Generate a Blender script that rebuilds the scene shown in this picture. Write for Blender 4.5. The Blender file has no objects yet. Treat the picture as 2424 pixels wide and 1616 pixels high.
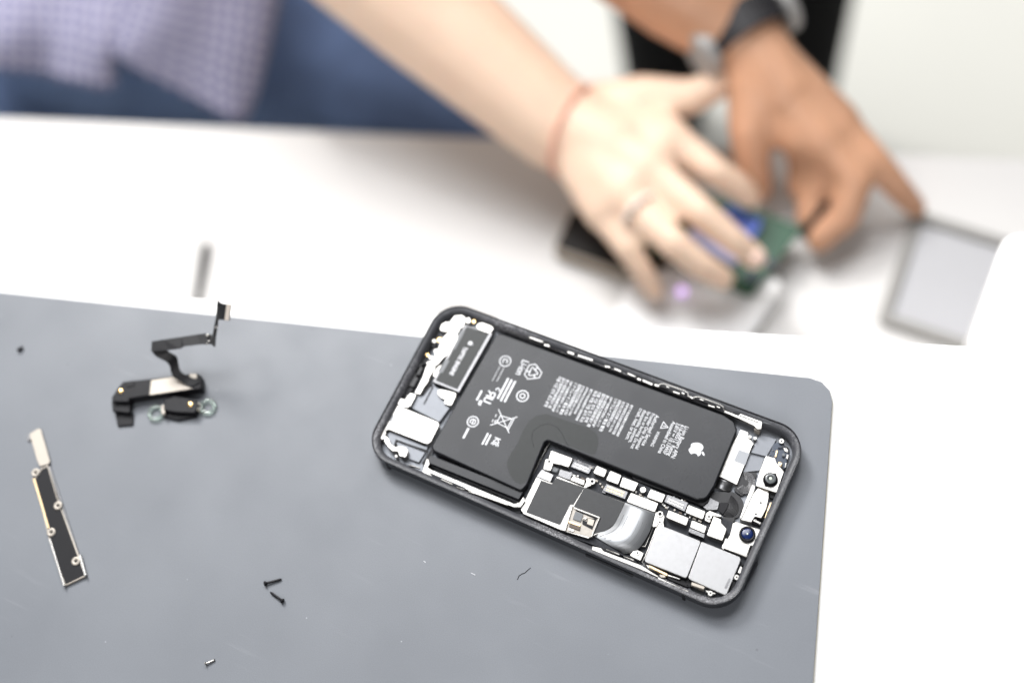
import bpy, bmesh, math, random
from mathutils import Vector, Matrix
random.seed(4)
S = bpy.context.scene
C = S.collection
MM = 0.001                                    # everything below is given in millimetres, built in metres

# ---------------------------------------------------------------- camera
cd = bpy.data.cameras.new('camera'); cam = bpy.data.objects.new('camera', cd); C.objects.link(cam)
cd.sensor_width = 36.0; cd.lens = 50.0; cd.clip_start = 0.02; cd.clip_end = 20
cam.matrix_world = Matrix(((0.8900921, -0.3457617, 0.2969593, 0.1151818),
                           (0.4375156, 0.8307738, -0.3440858, -0.1530347),
                           (-0.1277343, 0.4361924, 0.8907414, 0.4727779),
                           (0, 0, 0, 1)))
cd.dof.use_dof = True; cd.dof.focus_distance = 0.487; cd.dof.aperture_fstop = 3.6
S.camera = cam

# ---------------------------------------------------------------- light
w = bpy.data.worlds.new('World'); S.world = w; w.use_nodes = True
bg = w.node_tree.nodes['Background']; bg.inputs['Color'].default_value = (0.93, 0.96, 1.0, 1); bg.inputs['Strength'].default_value = 0.10
def area(name, loc, target, sx, sy, power, col):
    l = bpy.data.lights.new(name, 'AREA'); l.shape = 'RECTANGLE'; l.size = sx; l.size_y = sy; l.energy = power; l.color = col
    o = bpy.data.objects.new(name, l); C.objects.link(o); o.location = loc
    o.rotation_euler = (Vector(target) - Vector(loc)).to_track_quat('-Z', 'Y').to_euler()
    return o
area('ceiling_light_panel', (-0.64, 0.76, 1.50), (-0.05, 0.05, 0), 1.25, 0.95, 42, (0.97, 0.98, 1.0))
area('left_light_panel', (-1.45, 1.10, 1.50), (-0.15, 0.15, -0.1), 0.55, 0.55, 62, (1.0, 0.98, 0.95))
area('front_fill_light', (0.35, -1.5, 1.7), (-0.2, 0.25, -0.2), 1.2, 0.8, 26, (1.0, 0.98, 0.96))  # added fill from behind the camera, softens the hands' dark sides; no window there
area('floor_fill_light', (-0.4, 2.3, 2.0), (-0.3, 1.3, -1), 1.2, 0.6, 42, (1.0, 0.98, 0.95))  # added fill to brighten the floor and people, no known lamp
S.view_settings.view_transform = 'Standard'; S.view_settings.look = 'None'
S.view_settings.gamma = 1; S.view_settings.use_curve_mapping = False; S.view_settings.exposure = -0.18
try:
    S.cycles.use_denoising = True; S.cycles.max_bounces = 8
except Exception: pass

# ---------------------------------------------------------------- materials
def mat(name, col, rough=0.5, metal=0.0, spec=0.5, noise=0.0, nscale=900.0, bump=0.0, bscale=2500.0, rnoise=0.0, coat=0.0, sss=0.0, emit=None, trans=0.0):
    m = bpy.data.materials.new(name); m.use_nodes = True
    nt = m.node_tree; b = nt.nodes['Principled BSDF']
    b.inputs['Base Color'].default_value = (*col, 1); b.inputs['Roughness'].default_value = rough
    b.inputs['Metallic'].default_value = metal; b.inputs['Specular IOR Level'].default_value = spec
    b.inputs['Coat Weight'].default_value = coat; b.inputs['Transmission Weight'].default_value = trans
    if sss:
        b.inputs['Subsurface Weight'].default_value = sss; b.inputs['Subsurface Radius'].default_value = (0.009, 0.004, 0.002); b.inputs['Subsurface Scale'].default_value = 1.0
    tc = nt.nodes.new('ShaderNodeTexCoord')
    if noise or rnoise:
        n = nt.nodes.new('ShaderNodeTexNoise'); n.inputs['Scale'].default_value = nscale; n.inputs['Detail'].default_value = 6
        nt.links.new(tc.outputs['Object'], n.inputs['Vector'])
        if noise:
            mx = nt.nodes.new('ShaderNodeMix'); mx.data_type = 'RGBA'
            mx.inputs['A'].default_value = (*[c*(1-noise) for c in col], 1); mx.inputs['B'].default_value = (*[min(1, c*(1+noise)) for c in col], 1)
            nt.links.new(n.outputs['Fac'], mx.inputs['Factor']); nt.links.new(mx.outputs['Result'], b.inputs['Base Color'])
        if rnoise:
            mr = nt.nodes.new('ShaderNodeMapRange'); mr.inputs['From Min'].default_value = .3; mr.inputs['From Max'].default_value = .7
            mr.inputs['To Min'].default_value = max(.02, rough-rnoise); mr.inputs['To Max'].default_value = rough+rnoise
            nt.links.new(n.outputs['Fac'], mr.inputs['Value']); nt.links.new(mr.outputs['Result'], b.inputs['Roughness'])
    if bump:
        n2 = nt.nodes.new('ShaderNodeTexNoise'); n2.inputs['Scale'].default_value = bscale; n2.inputs['Detail'].default_value = 4
        nt.links.new(tc.outputs['Object'], n2.inputs['Vector'])
        bp = nt.nodes.new('ShaderNodeBump'); bp.inputs['Strength'].default_value = bump; bp.inputs['Distance'].default_value = 0.0002
        nt.links.new(n2.outputs['Fac'], bp.inputs['Height']); nt.links.new(bp.outputs['Normal'], b.inputs['Normal'])
    if emit:
        b.inputs['Emission Color'].default_value = (*emit[0], 1); b.inputs['Emission Strength'].default_value = emit[1]
    return m
M = {}
M['table'] = mat('white_laminate', (.84, .84, .835), .42, noise=.015, nscale=60, bump=.04, bscale=1500)
M['far_table'] = mat('white_laminate_desk', (.72, .705, .69), .45, noise=.02, nscale=30)
M['floor'] = mat('pale_floor', (.70, .70, .655), .55, noise=.05, nscale=4)
M['case'] = mat('dark_anodised', (.014, .015, .019), .20, metal=.0, spec=.6, rnoise=.06, nscale=700)
M['ledge'] = None
M['midplate'] = mat('midplate_grey', (.17, .18, .20), .45, metal=.35, noise=.08, nscale=500)
M['black'] = mat('black_plastic', (.010, .010, .012), .40, spec=.16, rnoise=.08, nscale=1200)
M['wrap'] = mat('battery_wrap', (.014, .015, .018), .29, spec=.27, noise=.10, nscale=120, rnoise=.04)
M['film'] = mat('black_film', (.014, .016, .016), .38, spec=.25, noise=.2, nscale=500)
M['mattblack'] = mat('matt_black_film', (.014, .014, .016), .5, spec=.15)
M['graph'] = mat('graphite_film', (.016, .017, .019), .40, spec=.34, noise=.25, nscale=500, bump=.12, bscale=600)
M['bright'] = mat('bright_steel', (.46, .45, .43), .40, metal=1, noise=.16, bump=.10, bscale=900, rnoise=.07, nscale=900)
M['flexbright'] = mat('silver_flex', (.44, .455, .475), .54, metal=.9, bump=.04, bscale=400)
M['shield'] = mat('shield_can', (.30, .30, .305), .46, metal=1, rnoise=.05, nscale=700, bump=.03, bscale=500)
M['steelgrey'] = mat('grey_steel', (.17, .17, .175), .40, metal=1, noise=.25, nscale=1500, bump=.25, bscale=1800)
M['white'] = mat('white_part', (.84, .83, .80), .4, noise=.03)
M['gold'] = mat('gold_contact', (.86, .58, .26), .28, metal=1)
M['gold2'] = mat('warm_contact', (.80, .60, .36), .38, metal=.7)
M['pcb'] = mat('circuit_board_black', (.022, .024, .030), .6, spec=.25, noise=.9, nscale=2200, bump=.6, bscale=3000)
M['navy'] = mat('circuit_board_navy', (.022, .034, .060), .4, noise=.5, nscale=1800)
M['flex'] = mat('flex_cable_dark', (.022, .022, .024), .40, spec=.28, bump=.15, bscale=700)
M['print'] = mat('grey_print', (.68, .69, .72), .55)
M['printlow'] = mat('grey_print_small', (.36, .37, .39), .55)
M['lens'] = mat('lens_glass', (.006, .010, .03), .06, spec=.8, coat=1)
M['lensblue'] = mat('lens_blue_coating', (.004, .014, .075), .22, spec=.6)
M['lensgrey'] = mat('lens_grey', (.10, .11, .115), .3, spec=.6)
M['glint'] = mat('painted_glint', (.55, .60, .52), .15)  # pale colour painted as the glint on the lenses
M['brown'] = mat('brown_part', (.055, .032, .016), .4)
M['tan'] = mat('tan_board', (.40, .37, .33), .45, noise=.25, nscale=1500)
M['beige'] = mat('beige_pad', (.74, .66, .58), .5, noise=.05)
M['cream'] = mat('cream_steel', (.40, .365, .32), .48, metal=.35, noise=.05)
M['chip'] = mat('chip_grey', (.10, .108, .118), .38, noise=.1)
M['ring'] = mat('clear_green_ring', (.80, .92, .84), .10, spec=.8, trans=.9)
M['pcbgreen'] = mat('circuit_board_green', (.008, .075, .032), .4, noise=.5, nscale=400)
M['blue'] = mat('blue_plastic', (.10, .19, .72), .35)
M['lilac'] = mat('pale_blue_plastic', (.46, .48, .80), .35)
M['screen'] = mat('dark_screen', (.012, .010, .009), .5, spec=.2)
M['tanrim'] = mat('tan_rim', (.45, .38, .31), .5)
M['greyrim'] = mat('grey_rim', (.30, .29, .275), .5, noise=.05)
M['glass'] = mat('pale_panel', (.46, .46, .48), .35)
M['whitebox'] = mat('white_casing', (.88, .88, .88), .5, noise=.01)
M['led'] = mat('violet_led', (.6, .3, .9), .4, emit=((.80, .58, 1.0), 1.2))
M['skin_a'] = mat('fair_skin', (.95, .67, .51), .50, noise=.13, nscale=28, sss=.12)
M['skin_b'] = mat('tan_skin', (.62, .34, .21), .46, noise=.40, nscale=28, sss=.10)
M['cord'] = mat('coral_cord', (.80, .40, .30), .7)
M['nail_a'] = mat('fingernail', (.86, .62, .52), .3)
M['denim'] = mat('blue_denim', (.14, .21, .39), .8, noise=.98, nscale=11, bump=.3, bscale=300)
M['blackcloth'] = mat('black_cloth', (.006, .006, .007), .9, spec=.2)
M['palering'] = mat('pale_ring', (.82, .76, .70), .35)
M['watchsteel'] = mat('watch_steel', (.42, .41, .40), .4, metal=.3)
M['strap'] = mat('black_strap', (.02, .019, .022), .5)
M['pen'] = mat('dark_steel_tool', (.012, .010, .008), .6, spec=.2)

def residue():
    m = bpy.data.materials.new('adhesive_residue'); m.use_nodes = True; nt = m.node_tree; b = nt.nodes['Principled BSDF']
    tc = nt.nodes.new('ShaderNodeTexCoord'); n = nt.nodes.new('ShaderNodeTexNoise'); n.inputs['Scale'].default_value = 1900; n.inputs['Detail'].default_value = 5
    n3 = nt.nodes.new('ShaderNodeTexNoise'); n3.inputs['Scale'].default_value = 55; n3.inputs['Detail'].default_value = 3
    r = nt.nodes.new('ShaderNodeValToRGB'); e = r.color_ramp.elements
    e[0].position = .42; e[0].color = (.05, .05, .055, 1); e[1].position = .66; e[1].color = (.33, .33, .35, 1)
    x = nt.nodes.new('ShaderNodeValToRGB'); e = x.color_ramp.elements
    e[0].position = .48; e[0].color = (.030, .031, .036, 1); e[1].position = .66; e[1].color = (1, 1, 1, 1)
    mx = nt.nodes.new('ShaderNodeMix'); mx.data_type = 'RGBA'; mx.inputs['A'].default_value = (.06, .062, .070, 1)
    for q in (n, n3): nt.links.new(tc.outputs['Object'], q.inputs['Vector'])
    nt.links.new(n.outputs['Fac'], r.inputs['Fac']); nt.links.new(n3.outputs['Fac'], x.inputs['Fac'])
    nt.links.new(x.outputs['Color'], mx.inputs['Factor']); nt.links.new(r.outputs['Color'], mx.inputs['B']); nt.links.new(mx.outputs['Result'], b.inputs['Base Color'])
    b.inputs['Roughness'].default_value = .38; b.inputs['Specular IOR Level'].default_value = .35
    bp = nt.nodes.new('ShaderNodeBump'); bp.inputs['Strength'].default_value = .9; bp.inputs['Distance'].default_value = .0002
    nt.links.new(n.outputs['Fac'], bp.inputs['Height']); nt.links.new(bp.outputs['Normal'], b.inputs['Normal'])
    return m
M['ledge'] = residue()
def node_mat(m):
    nt = m.node_tree; return nt, nt.nodes['Principled BSDF']
# repair mat: blue grey rubber with broad tone drift, fine grain, pale scuffs and dust
def make_mat_rubber():
    m = bpy.data.materials.new('grey_rubber'); m.use_nodes = True; nt, b = node_mat(m); L = nt.links.new
    N = nt.nodes.new; tc = N('ShaderNodeTexCoord')
    def noise(scale, detail=3, vec=None):
        n = N('ShaderNodeTexNoise'); n.inputs['Scale'].default_value = scale; n.inputs['Detail'].default_value = detail
        L(vec or tc.outputs['Object'], n.inputs['Vector']); return n.outputs['Fac']
    def rng(v, a, b_, c=0, d=1):
        r = N('ShaderNodeMapRange'); L(v, r.inputs['Value'])
        for k, x in zip(('From Min', 'From Max', 'To Min', 'To Max'), (a, b_, c, d)): r.inputs[k].default_value = x
        return r.outputs['Result']
    def mix(f, a, b_):
        x = N('ShaderNodeMix'); x.data_type = 'RGBA'
        L(f, x.inputs['Factor'])
        for s, k in ((a, 'A'), (b_, 'B')):
            if isinstance(s, tuple): x.inputs[k].default_value = (*s, 1)
            else: L(s, x.inputs[k])
        return x.outputs['Result']
    base = mix(rng(noise(22, 4), .35, .65), (.148, .161, .183), (.166, .180, .203))
    grain = mix(rng(noise(3500, 2), .3, .7), (.80, .80, .80), (1, 1, 1))
    mu = N('ShaderNodeMix'); mu.data_type = 'RGBA'; mu.blend_type = 'MULTIPLY'; mu.inputs['Factor'].default_value = 1
    L(base, mu.inputs['A']); L(grain, mu.inputs['B'])
    # stretched pale scuffs
    mp = N('ShaderNodeMapping'); mp.inputs['Rotation'].default_value = (0, 0, .35); mp.inputs['Scale'].default_value = (25, 320, 1)
    L(tc.outputs['Object'], mp.inputs['Vector'])
    scuff = rng(noise(1.0, 5, mp.outputs['Vector']), .62, .80, 0, .22)
    area_ = rng(noise(14, 2), .50, .62)
    ml = N('ShaderNodeMath'); ml.operation = 'MULTIPLY'; L(scuff, ml.inputs[0]); L(area_, ml.inputs[1])
    c1 = mix(ml.outputs[0], mu.outputs['Result'], (.42, .43, .45))
    # dust specks
    v = N('ShaderNodeTexVoronoi'); v.inputs['Scale'].default_value = 75; L(tc.outputs['Object'], v.inputs['Vector'])
    dust = rng(v.outputs['Distance'], .014, .024, .42, 0)
    c2 = mix(dust, c1, (.55, .56, .58))
    v2 = N('ShaderNodeTexVoronoi'); v2.inputs['Scale'].default_value = 52; L(tc.outputs['Object'], v2.inputs['Vector'])
    c3 = mix(rng(v2.outputs['Distance'], .016, .026, .45, 0), c2, (.05, .055, .065))
    L(c3, b.inputs['Base Color'])
    L(rng(noise(40, 4), .3, .7, .44, .54), b.inputs['Roughness'])
    bp = N('ShaderNodeBump'); bp.inputs['Strength'].default_value = .18; bp.inputs['Distance'].default_value = .0001
    L(noise(3000, 2), bp.inputs['Height']); L(bp.outputs['Normal'], b.inputs['Normal'])
    return m
M['mat'] = make_mat_rubber()
M['matedge'] = mat('mat_edge', (.62, .58, .46), .5)
def make_check():
    m = bpy.data.materials.new('checked_cotton'); m.use_nodes = True; nt, b = node_mat(m); L = nt.links.new; N = nt.nodes.new
    uv = N('ShaderNodeUVMap')
    sx = N('ShaderNodeSeparateXYZ'); L(uv.outputs['UV'], sx.inputs['Vector'])
    def wave(o, per):
        a = N('ShaderNodeMath'); a.operation = 'MULTIPLY'; a.inputs[1].default_value = 2*math.pi/per; L(o, a.inputs[0])
        s = N('ShaderNodeMath'); s.operation = 'SINE'; L(a.outputs[0], s.inputs[0])
        r = N('ShaderNodeMapRange'); r.inputs['From Min'].default_value = -.2; r.inputs['From Max'].default_value = .3; L(s.outputs[0], r.inputs['Value']); return r.outputs['Result']
    mn = N('ShaderNodeMath'); mn.operation = 'MULTIPLY'; L(wave(sx.outputs['X'], 8.5), mn.inputs[0]); L(wave(sx.outputs['Y'], 8.5), mn.inputs[1])
    mx = N('ShaderNodeMix'); mx.data_type = 'RGBA'; mx.inputs['A'].default_value = (.38, .37, .49, 1); mx.inputs['B'].default_value = (.08, .09, .24, 1)
    L(mn.outputs[0], mx.inputs['Factor']); L(mx.outputs['Result'], b.inputs['Base Color']); b.inputs['Roughness'].default_value = .85
    return m
M['check'] = make_check()

# ---------------------------------------------------------------- mesh helpers
def link(name, bm, m, parent=None, smooth=False):
    me = bpy.data.meshes.new(name)
    bmesh.ops.recalc_face_normals(bm, faces=bm.faces)
    bm.to_mesh(me); bm.free()
    for p in me.polygons: p.use_smooth = smooth
    me.materials.append(M[m] if isinstance(m, str) else m)
    o = bpy.data.objects.new(name, me); C.objects.link(o)
    if parent is not None:
        o.parent = parent; o.location = -Vector(parent_base(parent))
    return o
def parent_base(p):
    b = Vector((0, 0, 0))
    while p is not None:
        b += Vector(p.location); p = p.parent
    return b
def tag(o, label, cat=None, group=None, kind=None):
    if label: o['label'] = label
    if cat: o['category'] = cat
    if group: o['group'] = group
    if kind: o['kind'] = kind
    return o
def thing(name, label, cat, loc=(0, 0, 0), group=None):
    o = bpy.data.objects.new(name, None); C.objects.link(o); o.empty_display_size = .01
    o.location = Vector(loc)*MM
    return tag(o, label, cat, group)
def signed(p): return .5*sum(p[i][0]*p[(i+1) % len(p)][1]-p[(i+1) % len(p)][0]*p[i][1] for i in range(len(p)))
def ccw(p): return list(p) if signed(p) > 0 else list(p)[::-1]
def rounded(pts, r, seg=4):
    pts = ccw(pts); n = len(pts); out = []
    for i in range(n):
        a, b, c = Vector(pts[i-1]), Vector(pts[i]), Vector(pts[(i+1) % n])
        u, v = a-b, c-b; lu, lv = u.length, v.length
        if lu < 1e-6 or lv < 1e-6: continue
        u /= lu; v /= lv
        ang = u.angle(v)
        if ang > 3.05 or r <= 0: out.append((b.x, b.y)); continue
        t = min(r/math.tan(ang/2), .45*lu, .45*lv); rr = t*math.tan(ang/2)
        cen = b+(u+v).normalized()*(rr/math.sin(ang/2))
        p0, p1 = b+u*t, b+v*t
        a0 = math.atan2(p0.y-cen.y, p0.x-cen.x); a1 = math.atan2(p1.y-cen.y, p1.x-cen.x)
        d = (a1-a0+math.pi) % (2*math.pi)-math.pi
        for k in range(seg+1): out.append((cen.x+rr*math.cos(a0+d*k/seg), cen.y+rr*math.sin(a0+d*k/seg)))
    return out
def inset(p, d):
    n = len(p); out = []
    for i in range(n):
        a, b, c = Vector(p[i-1]), Vector(p[i]), Vector(p[(i+1) % n])
        e1, e2 = (b-a), (c-b)
        if e1.length < 1e-9 or e2.length < 1e-9: out.append((b.x, b.y)); continue
        e1.normalize(); e2.normalize()
        nn = Vector((-e1.y-e2.y, e1.x+e2.x))
        if nn.length < 1e-6: out.append((b.x, b.y)); continue
        nn.normalize(); k = max(.5, nn.dot(Vector((-e2.y, e2.x))))
        q = b+nn*(d/k); out.append((q.x, q.y))
    return out
def loops(bm, rings, cap0=True, cap1=True, close=True):
    vs = [[bm.verts.new(Vector(p)*MM) for p in r] for r in rings]
    n = len(vs[0])
    for a, b in zip(vs, vs[1:]):
        for i in range(n if close else n-1):
            j = (i+1) % n
            try: bm.faces.new((a[i], a[j], b[j], b[i]))
            except ValueError: pass
    if cap0: bm.faces.new(vs[0][::-1])
    if cap1: bm.faces.new(vs[-1])
    return vs
def prism(bm, pts, z0, z1, bev=.1, r=.25, seg=3):
    p = rounded(pts, r, seg) if r else ccw(pts)
    rings = [[(x, y, z0) for x, y in p], [(x, y, z1-bev) for x, y in p]]
    if bev > 0:
        rings.append([(x, y, z1-bev*.3) for x, y in inset(p, bev*.3)])
        rings.append([(x, y, z1) for x, y in inset(p, bev)])
    else: rings[1] = [(x, y, z1) for x, y in p]
    loops(bm, rings)
def plate(name, pts, z1, th, m, parent=None, bev=.1, r=.25, z0=None, smooth=False, label=None):
    bm = bmesh.new(); prism(bm, pts, z1-th if z0 is None else z0, z1, bev, r)
    o = link(name, bm, m, parent, smooth)
    if label: o['label'] = label
    return o
def circ(x, y, r, n=24): return [(x+r*math.cos(2*math.pi*k/n), y+r*math.sin(2*math.pi*k/n)) for k in range(n)]
def lathe(bm, x, y, prof, n=28):
    loops(bm, [[(x+r*math.cos(2*math.pi*k/n), y+r*math.sin(2*math.pi*k/n), z) for k in range(n)] for r, z in prof])
def ribbon_strip(bm, left, right, th=.12):
    """thin bent sheet between two 3-D edge lines, with thickness"""
    n = len(left); A = [bm.verts.new(Vector(p)*MM) for p in left]; B = [bm.verts.new(Vector(p)*MM) for p in right]
    fs = [bm.faces.new((A[i], A[i+1], B[i+1], B[i])) for i in range(n-1)]
    bmesh.ops.recalc_face_normals(bm, faces=fs)
    bmesh.ops.solidify(bm, geom=fs, thickness=th*MM)
def subdiv_line(p, k=4):
    """Catmull-Rom through the points"""
    P = [Vector(v) for v in p]; out = []
    for i in range(len(P)-1):
        a = P[i-1] if i else P[i]*2-P[i+1]; b, c = P[i], P[i+1]; d = P[i+2] if i+2 < len(P) else c*2-b
        for j in range(k):
            t = j/k; out.append(.5*((2*b)+(c-a)*t+(2*a-5*b+4*c-d)*t*t+(3*b-a-3*c+d)*t**3))
    out.append(P[-1]); return out
def tube(bm, pts, radii, n=10):
    P = [Vector(p) for p in pts]; rings = []
    up = None
    for i, p in enumerate(P):
        d = (P[min(i+1, len(P)-1)]-P[max(i-1, 0)]).normalized()
        if up is None: up = d.orthogonal().normalized()
        up = (up-d*up.dot(d)).normalized(); s = d.cross(up); r = radii[i] if isinstance(radii, (list, tuple)) else radii
        rings.append([tuple(p+(up*math.cos(2*math.pi*k/n)+s*math.sin(2*math.pi*k/n))*r) for k in range(n)])
    loops(bm, rings)
def strokes(bm, lines, fx, wdt, z, th=.015):
    """flat printed line work; fx maps icon units to millimetres"""
    for ln in lines:
        for a, b in zip(ln, ln[1:]):
            z += .0007
            a, b = Vector(fx(a)), Vector(fx(b)); d = b-a
            if d.length < 1e-6: continue
            d.normalize(); nrm = Vector((-d.y, d.x))*wdt/2; e = d*wdt*.3
            q = [a-e-nrm, b+e-nrm, b+e+nrm, a-e+nrm]
            loops(bm, [[(p.x, p.y, z-th) for p in q], [(p.x, p.y, z) for p in q]])
def text_mesh(bm, s, x0, y0, z, length=None, size=1.5, up=1.0, bold=0.0):
    """text lying flat, reading towards -y with its top towards +x"""
    cu = bpy.data.curves.new('t', 'FONT'); cu.body = s; cu.size = size; cu.offset = bold; cu.resolution_u = 3
    o = bpy.data.objects.new('t', cu); C.objects.link(o)
    dg = bpy.context.evaluated_depsgraph_get(); dg.update()
    me = bpy.data.meshes.new_from_object(o.evaluated_get(dg))
    xs = [v.co.x for v in me.vertices] or [0, 1]
    k = (length/(max(xs)-min(xs))) if length else 1.0
    mnx = min(xs)
    for v in me.vertices:
        a, b = (v.co.x-mnx)*k, v.co.y*k*up
        v.co = Vector((x0+b, y0-a, z))*MM
    bm.from_mesh(me)
    bpy.data.objects.remove(o); bpy.data.meshes.remove(me); bpy.data.curves.remove(cu)

# ================================================================ setting
T = Vector((0.948, 0.318)); NN = Vector((-0.318, 0.948))        # along the table edge / away from the camera
def on(p, a, b): return (p[0]+T.x*a+NN.x*b, p[1]+T.y*a+NN.y*b)
bm = bmesh.new(); loops(bm, [[(-6000, -4000, -1052), (5000, -4000, -1052), (5000, 7000, -1052), (-6000, 7000, -1052)],
                             [(-6000, -4000, -1050), (5000, -4000, -1050), (5000, 7000, -1050), (-6000, 7000, -1050)]])
tag(link('floor', bm, 'floor'), 'pale grey floor behind the desk', kind='structure')

g = (35.5,67.3,-2.0)[:2]
near = tag(plate('workbench', [on(g, -900, 0), on(g, 900, 0), on(g, 900, -620), on(g, -900, -620)], -2, 26, 'table', bev=.8, r=4),
           'white raised bench top carrying the grey mat and the opened phone', 'table')
e0 = (-518.8,146.3,-260.0)[:2]
far = thing('desk', 'lower white desk behind the bench with hands working over it', 'table', (e0[0], e0[1], -260))
plate('desk_top', [on(e0, -600, 0), on(e0, 1250, 0), on(e0, 1250, -700), on(e0, -600, -700)], -260, 28, 'far_table', far, bev=1.5, r=5)
for a, b in ((-540, -60), (1190, -60), (-540, -640), (1190, -640)):
    q = on(e0, a, b); plate('leg', [(q[0]-25, q[1]-25), (q[0]+25, q[1]-25), (q[0]+25, q[1]+25), (q[0]-25, q[1]+25)], -288.5, 761, 'whitebox', far, bev=1, r=3)

# grey mat
mq = [(-243.49,-30.25),(60.93,57.31),(72.97,55.58),(103.39,-43.28)]
def isect(a, b, c, d):
    a, b, c, d = map(Vector, (a, b, c, d)); u = b-a; v = d-c
    t = ((c.x-a.x)*v.y-(c.y-a.y)*v.x)/(u.x*v.y-u.y*v.x); return a+u*t
mc = isect(mq[0], mq[1], mq[2], mq[3])
ul = (Vector(mq[0])-mc).normalized(); dl = (Vector(mq[3])-mc).normalized()
mp_ = [tuple(mc), tuple(mc+ul*480), tuple(mc+ul*480+dl*330), tuple(mc+dl*330)]
rm = thing('repair_mat', 'grey rubber work mat with a rounded corner lying on the white bench', 'mat', (0, 0, 0))
plate('mat_sheet', mp_, 0, 1.5, 'mat', rm, bev=.15, r=8.5, z0=-1.6)
plate('mat_edge', [tuple(Vector(p)) for p in inset(ccw(mp_), -.35)], -1.6, .4, 'matedge', rm, bev=.05, r=8.7)
bm = bmesh.new(); tube(bm, [(-0.41,-51.64,0.03),(-0.48,-50.21,0.03),(0.21,-49.07,0.03),(0.93,-48.41,0.03),(1.39,-47.20,0.03),(1.96,-45.98,0.03)], .13, 6)
link('scratch', bm, 'black', rm)
bm = bmesh.new()
for s in ([(-16.27,-56.09,0.00),(-14.56,-56.13,0.00)], [(-33.58,-59.06,0.00),(-32.63,-59.23,0.00)]): tube(bm, s, .12, 6)
link('dust_fibre', bm, 'print', rm)

# ================================================================ opened phone
ph = thing('opened_phone', 'opened black smartphone with its battery and boards bare, on the grey mat', 'phone', (0, 0, 0))
OUT = [(-72.21, 33.54), (72.29, 35.54), (71.32, -35.32), (-71.37, -33.78)]
def outl(d, r=11.0, seg=12):
    return rounded(inset(ccw(OUT), d), max(1.2, r-d), seg)
FL = 1.7                                                       # inner floor height
rings = []
for d, z in ((4.2, 0.0), (2.0, .35), (.7, 1.2), (.12, 2.4), (-.08, 3.5), (-.02, 4.9), (.06, 6.1), (.16, 6.6), (.32, 6.8), (.48, 6.8), (.56, 6.6), (.6, 6.2)):
    rings.append([(x, y, z) for x, y in outl(d)])
bm = bmesh.new(); loops(bm, rings, True, False)
hs = link('housing', bm, 'case', ph, True)
# inner ledge with residue of the screen seal, wider on the long sides
bm = bmesh.new(); loops(bm, [[(x, y, z) for x, y in outl(d)] for d, z in ((.58, 6.2), (.66, 6.22), (1.8, 6.12), (2.15, 5.7), (2.9, 5.2), (3.0, FL-.4))], False, False)
link('seal_ledge', bm, 'ledge', ph, True)
plate('midplate', outl(2.98), FL, 1.2, 'midplate', ph, bev=0, r=0)
# side buttons and antenna lines on the near long wall
def wall(x0, x1, z0, z1, out, name, m):
    y0 = -33.78+(x0+71.37)/142.69*-1.54; y1 = -33.78+(x1+71.37)/142.69*-1.54
    return plate(name, [(x0, y0+1), (x1, y1+1), (x1, y1-out), (x0, y0-out)], z1, z1-z0, m, ph, bev=.15, r=.3)
wall(18, 36, 2.6, 4.3, .42, 'side_button', 'case')
for a in (-61.5, 53.8): wall(a, a+1.3, .9, 6.0, .16, 'antenna_line', 'black')

def P(name, tg, z1, m, th=None, bev=.1, r=.25, parent=None, smooth=False):
    if m == 'bright': tg, bev = inset(ccw(tg), .05), max(bev, .17)      # a narrow gap round each metal piece
    return plate(name, tg, z1, th if th else z1-FL+.05, m, parent or ph, bev, r, smooth=smooth)
def screw(x, y, z, r=.75, m='bright', hole='black', boss=False):
    bm = bmesh.new(); h = .55
    lathe(bm, x, y, [(r*.98, FL), (r, z-.12), (r*.88, z)] + ([] if not boss else [(r*.52, z), (r*.46, z-.3)]))
    o = link('standoff' if boss else 'screw', bm, m, ph, False)
    bm = bmesh.new()
    if boss: lathe(bm, x, y, [(r*.45, z-.3), (r*.45, z-.24)], 16)
    else:
        for k in range(3):
            a = k*math.pi/3+.3; c, s = math.cos(a)*r*.42, math.sin(a)*r*.42; n = Vector((-s, c)).normalized()*.07*r/.75
            loops(bm, [[(x-c-n.x, y-s-n.y, zz), (x+c-n.x, y+s-n.y, zz), (x+c+n.x, y+s+n.y, zz), (x-c+n.x, y-s+n.y, zz)] for zz in (z-.05, z+.02)])
    link('recess', bm, hole, o)
    return o
def screw_at(pts, z, r=.75, m='bright', hole='black', boss=False):
    for x, y in pts: screw(x, y, z, r, m, hole, boss)

# ---- battery
BZ = 5.45
bat = P('battery', inset(ccw([(-47.05,28.77),(41.54,30.5),(45.9,29.56),(48.05,27),(48.76,4.74),(48.04,-0.26),(45.32,-1.95),(-11.73,-2.44),(-12.42,-3.79),(-11.15,-20.59),(-11.9,-23.48),(-47.69,-22.45),(-49.01,-21.25)]), -.2), BZ, 'wrap', bev=.5, r=2.2, smooth=False)
for p in bat.data.polygons: p.use_smooth = len(p.vertices) == 4
bt = P('battery_flap', [(-48.87,-24.03),(-11.38,-22.94),(-11.57,-26.46),(-48.11,-27.07)], 4.2, 'wrap', bev=.25, r=.5)
P('battery_fold', [(-48.78,-26.31),(-11.2,-23.34),(-10.94,-27.47),(-47.85,-27.76)], 2.9, 'black', bev=.2, r=.5)
BW = P('battery_cover_edge', [(19.86,-0.31),(20.45,0.23),(42.95,1.58),(48.63,2.04),(49.06,-0.9),(47.87,-3.13),(45.34,-2.81),(22.19,-3.68),(21.07,-3)], 3.6, 'black', bev=.3, r=1.0)
P('battery_wrap_edge', [(-14.19,-4.74),(-11.82,-1.47),(12.41,-0.9),(12.25,-1.7),(-10.71,-2.31),(-10.93,-4.09),(-11.51,-21.7),(-12.53,-21.42)], 3.0, 'black', bev=.15, r=.4)
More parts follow.
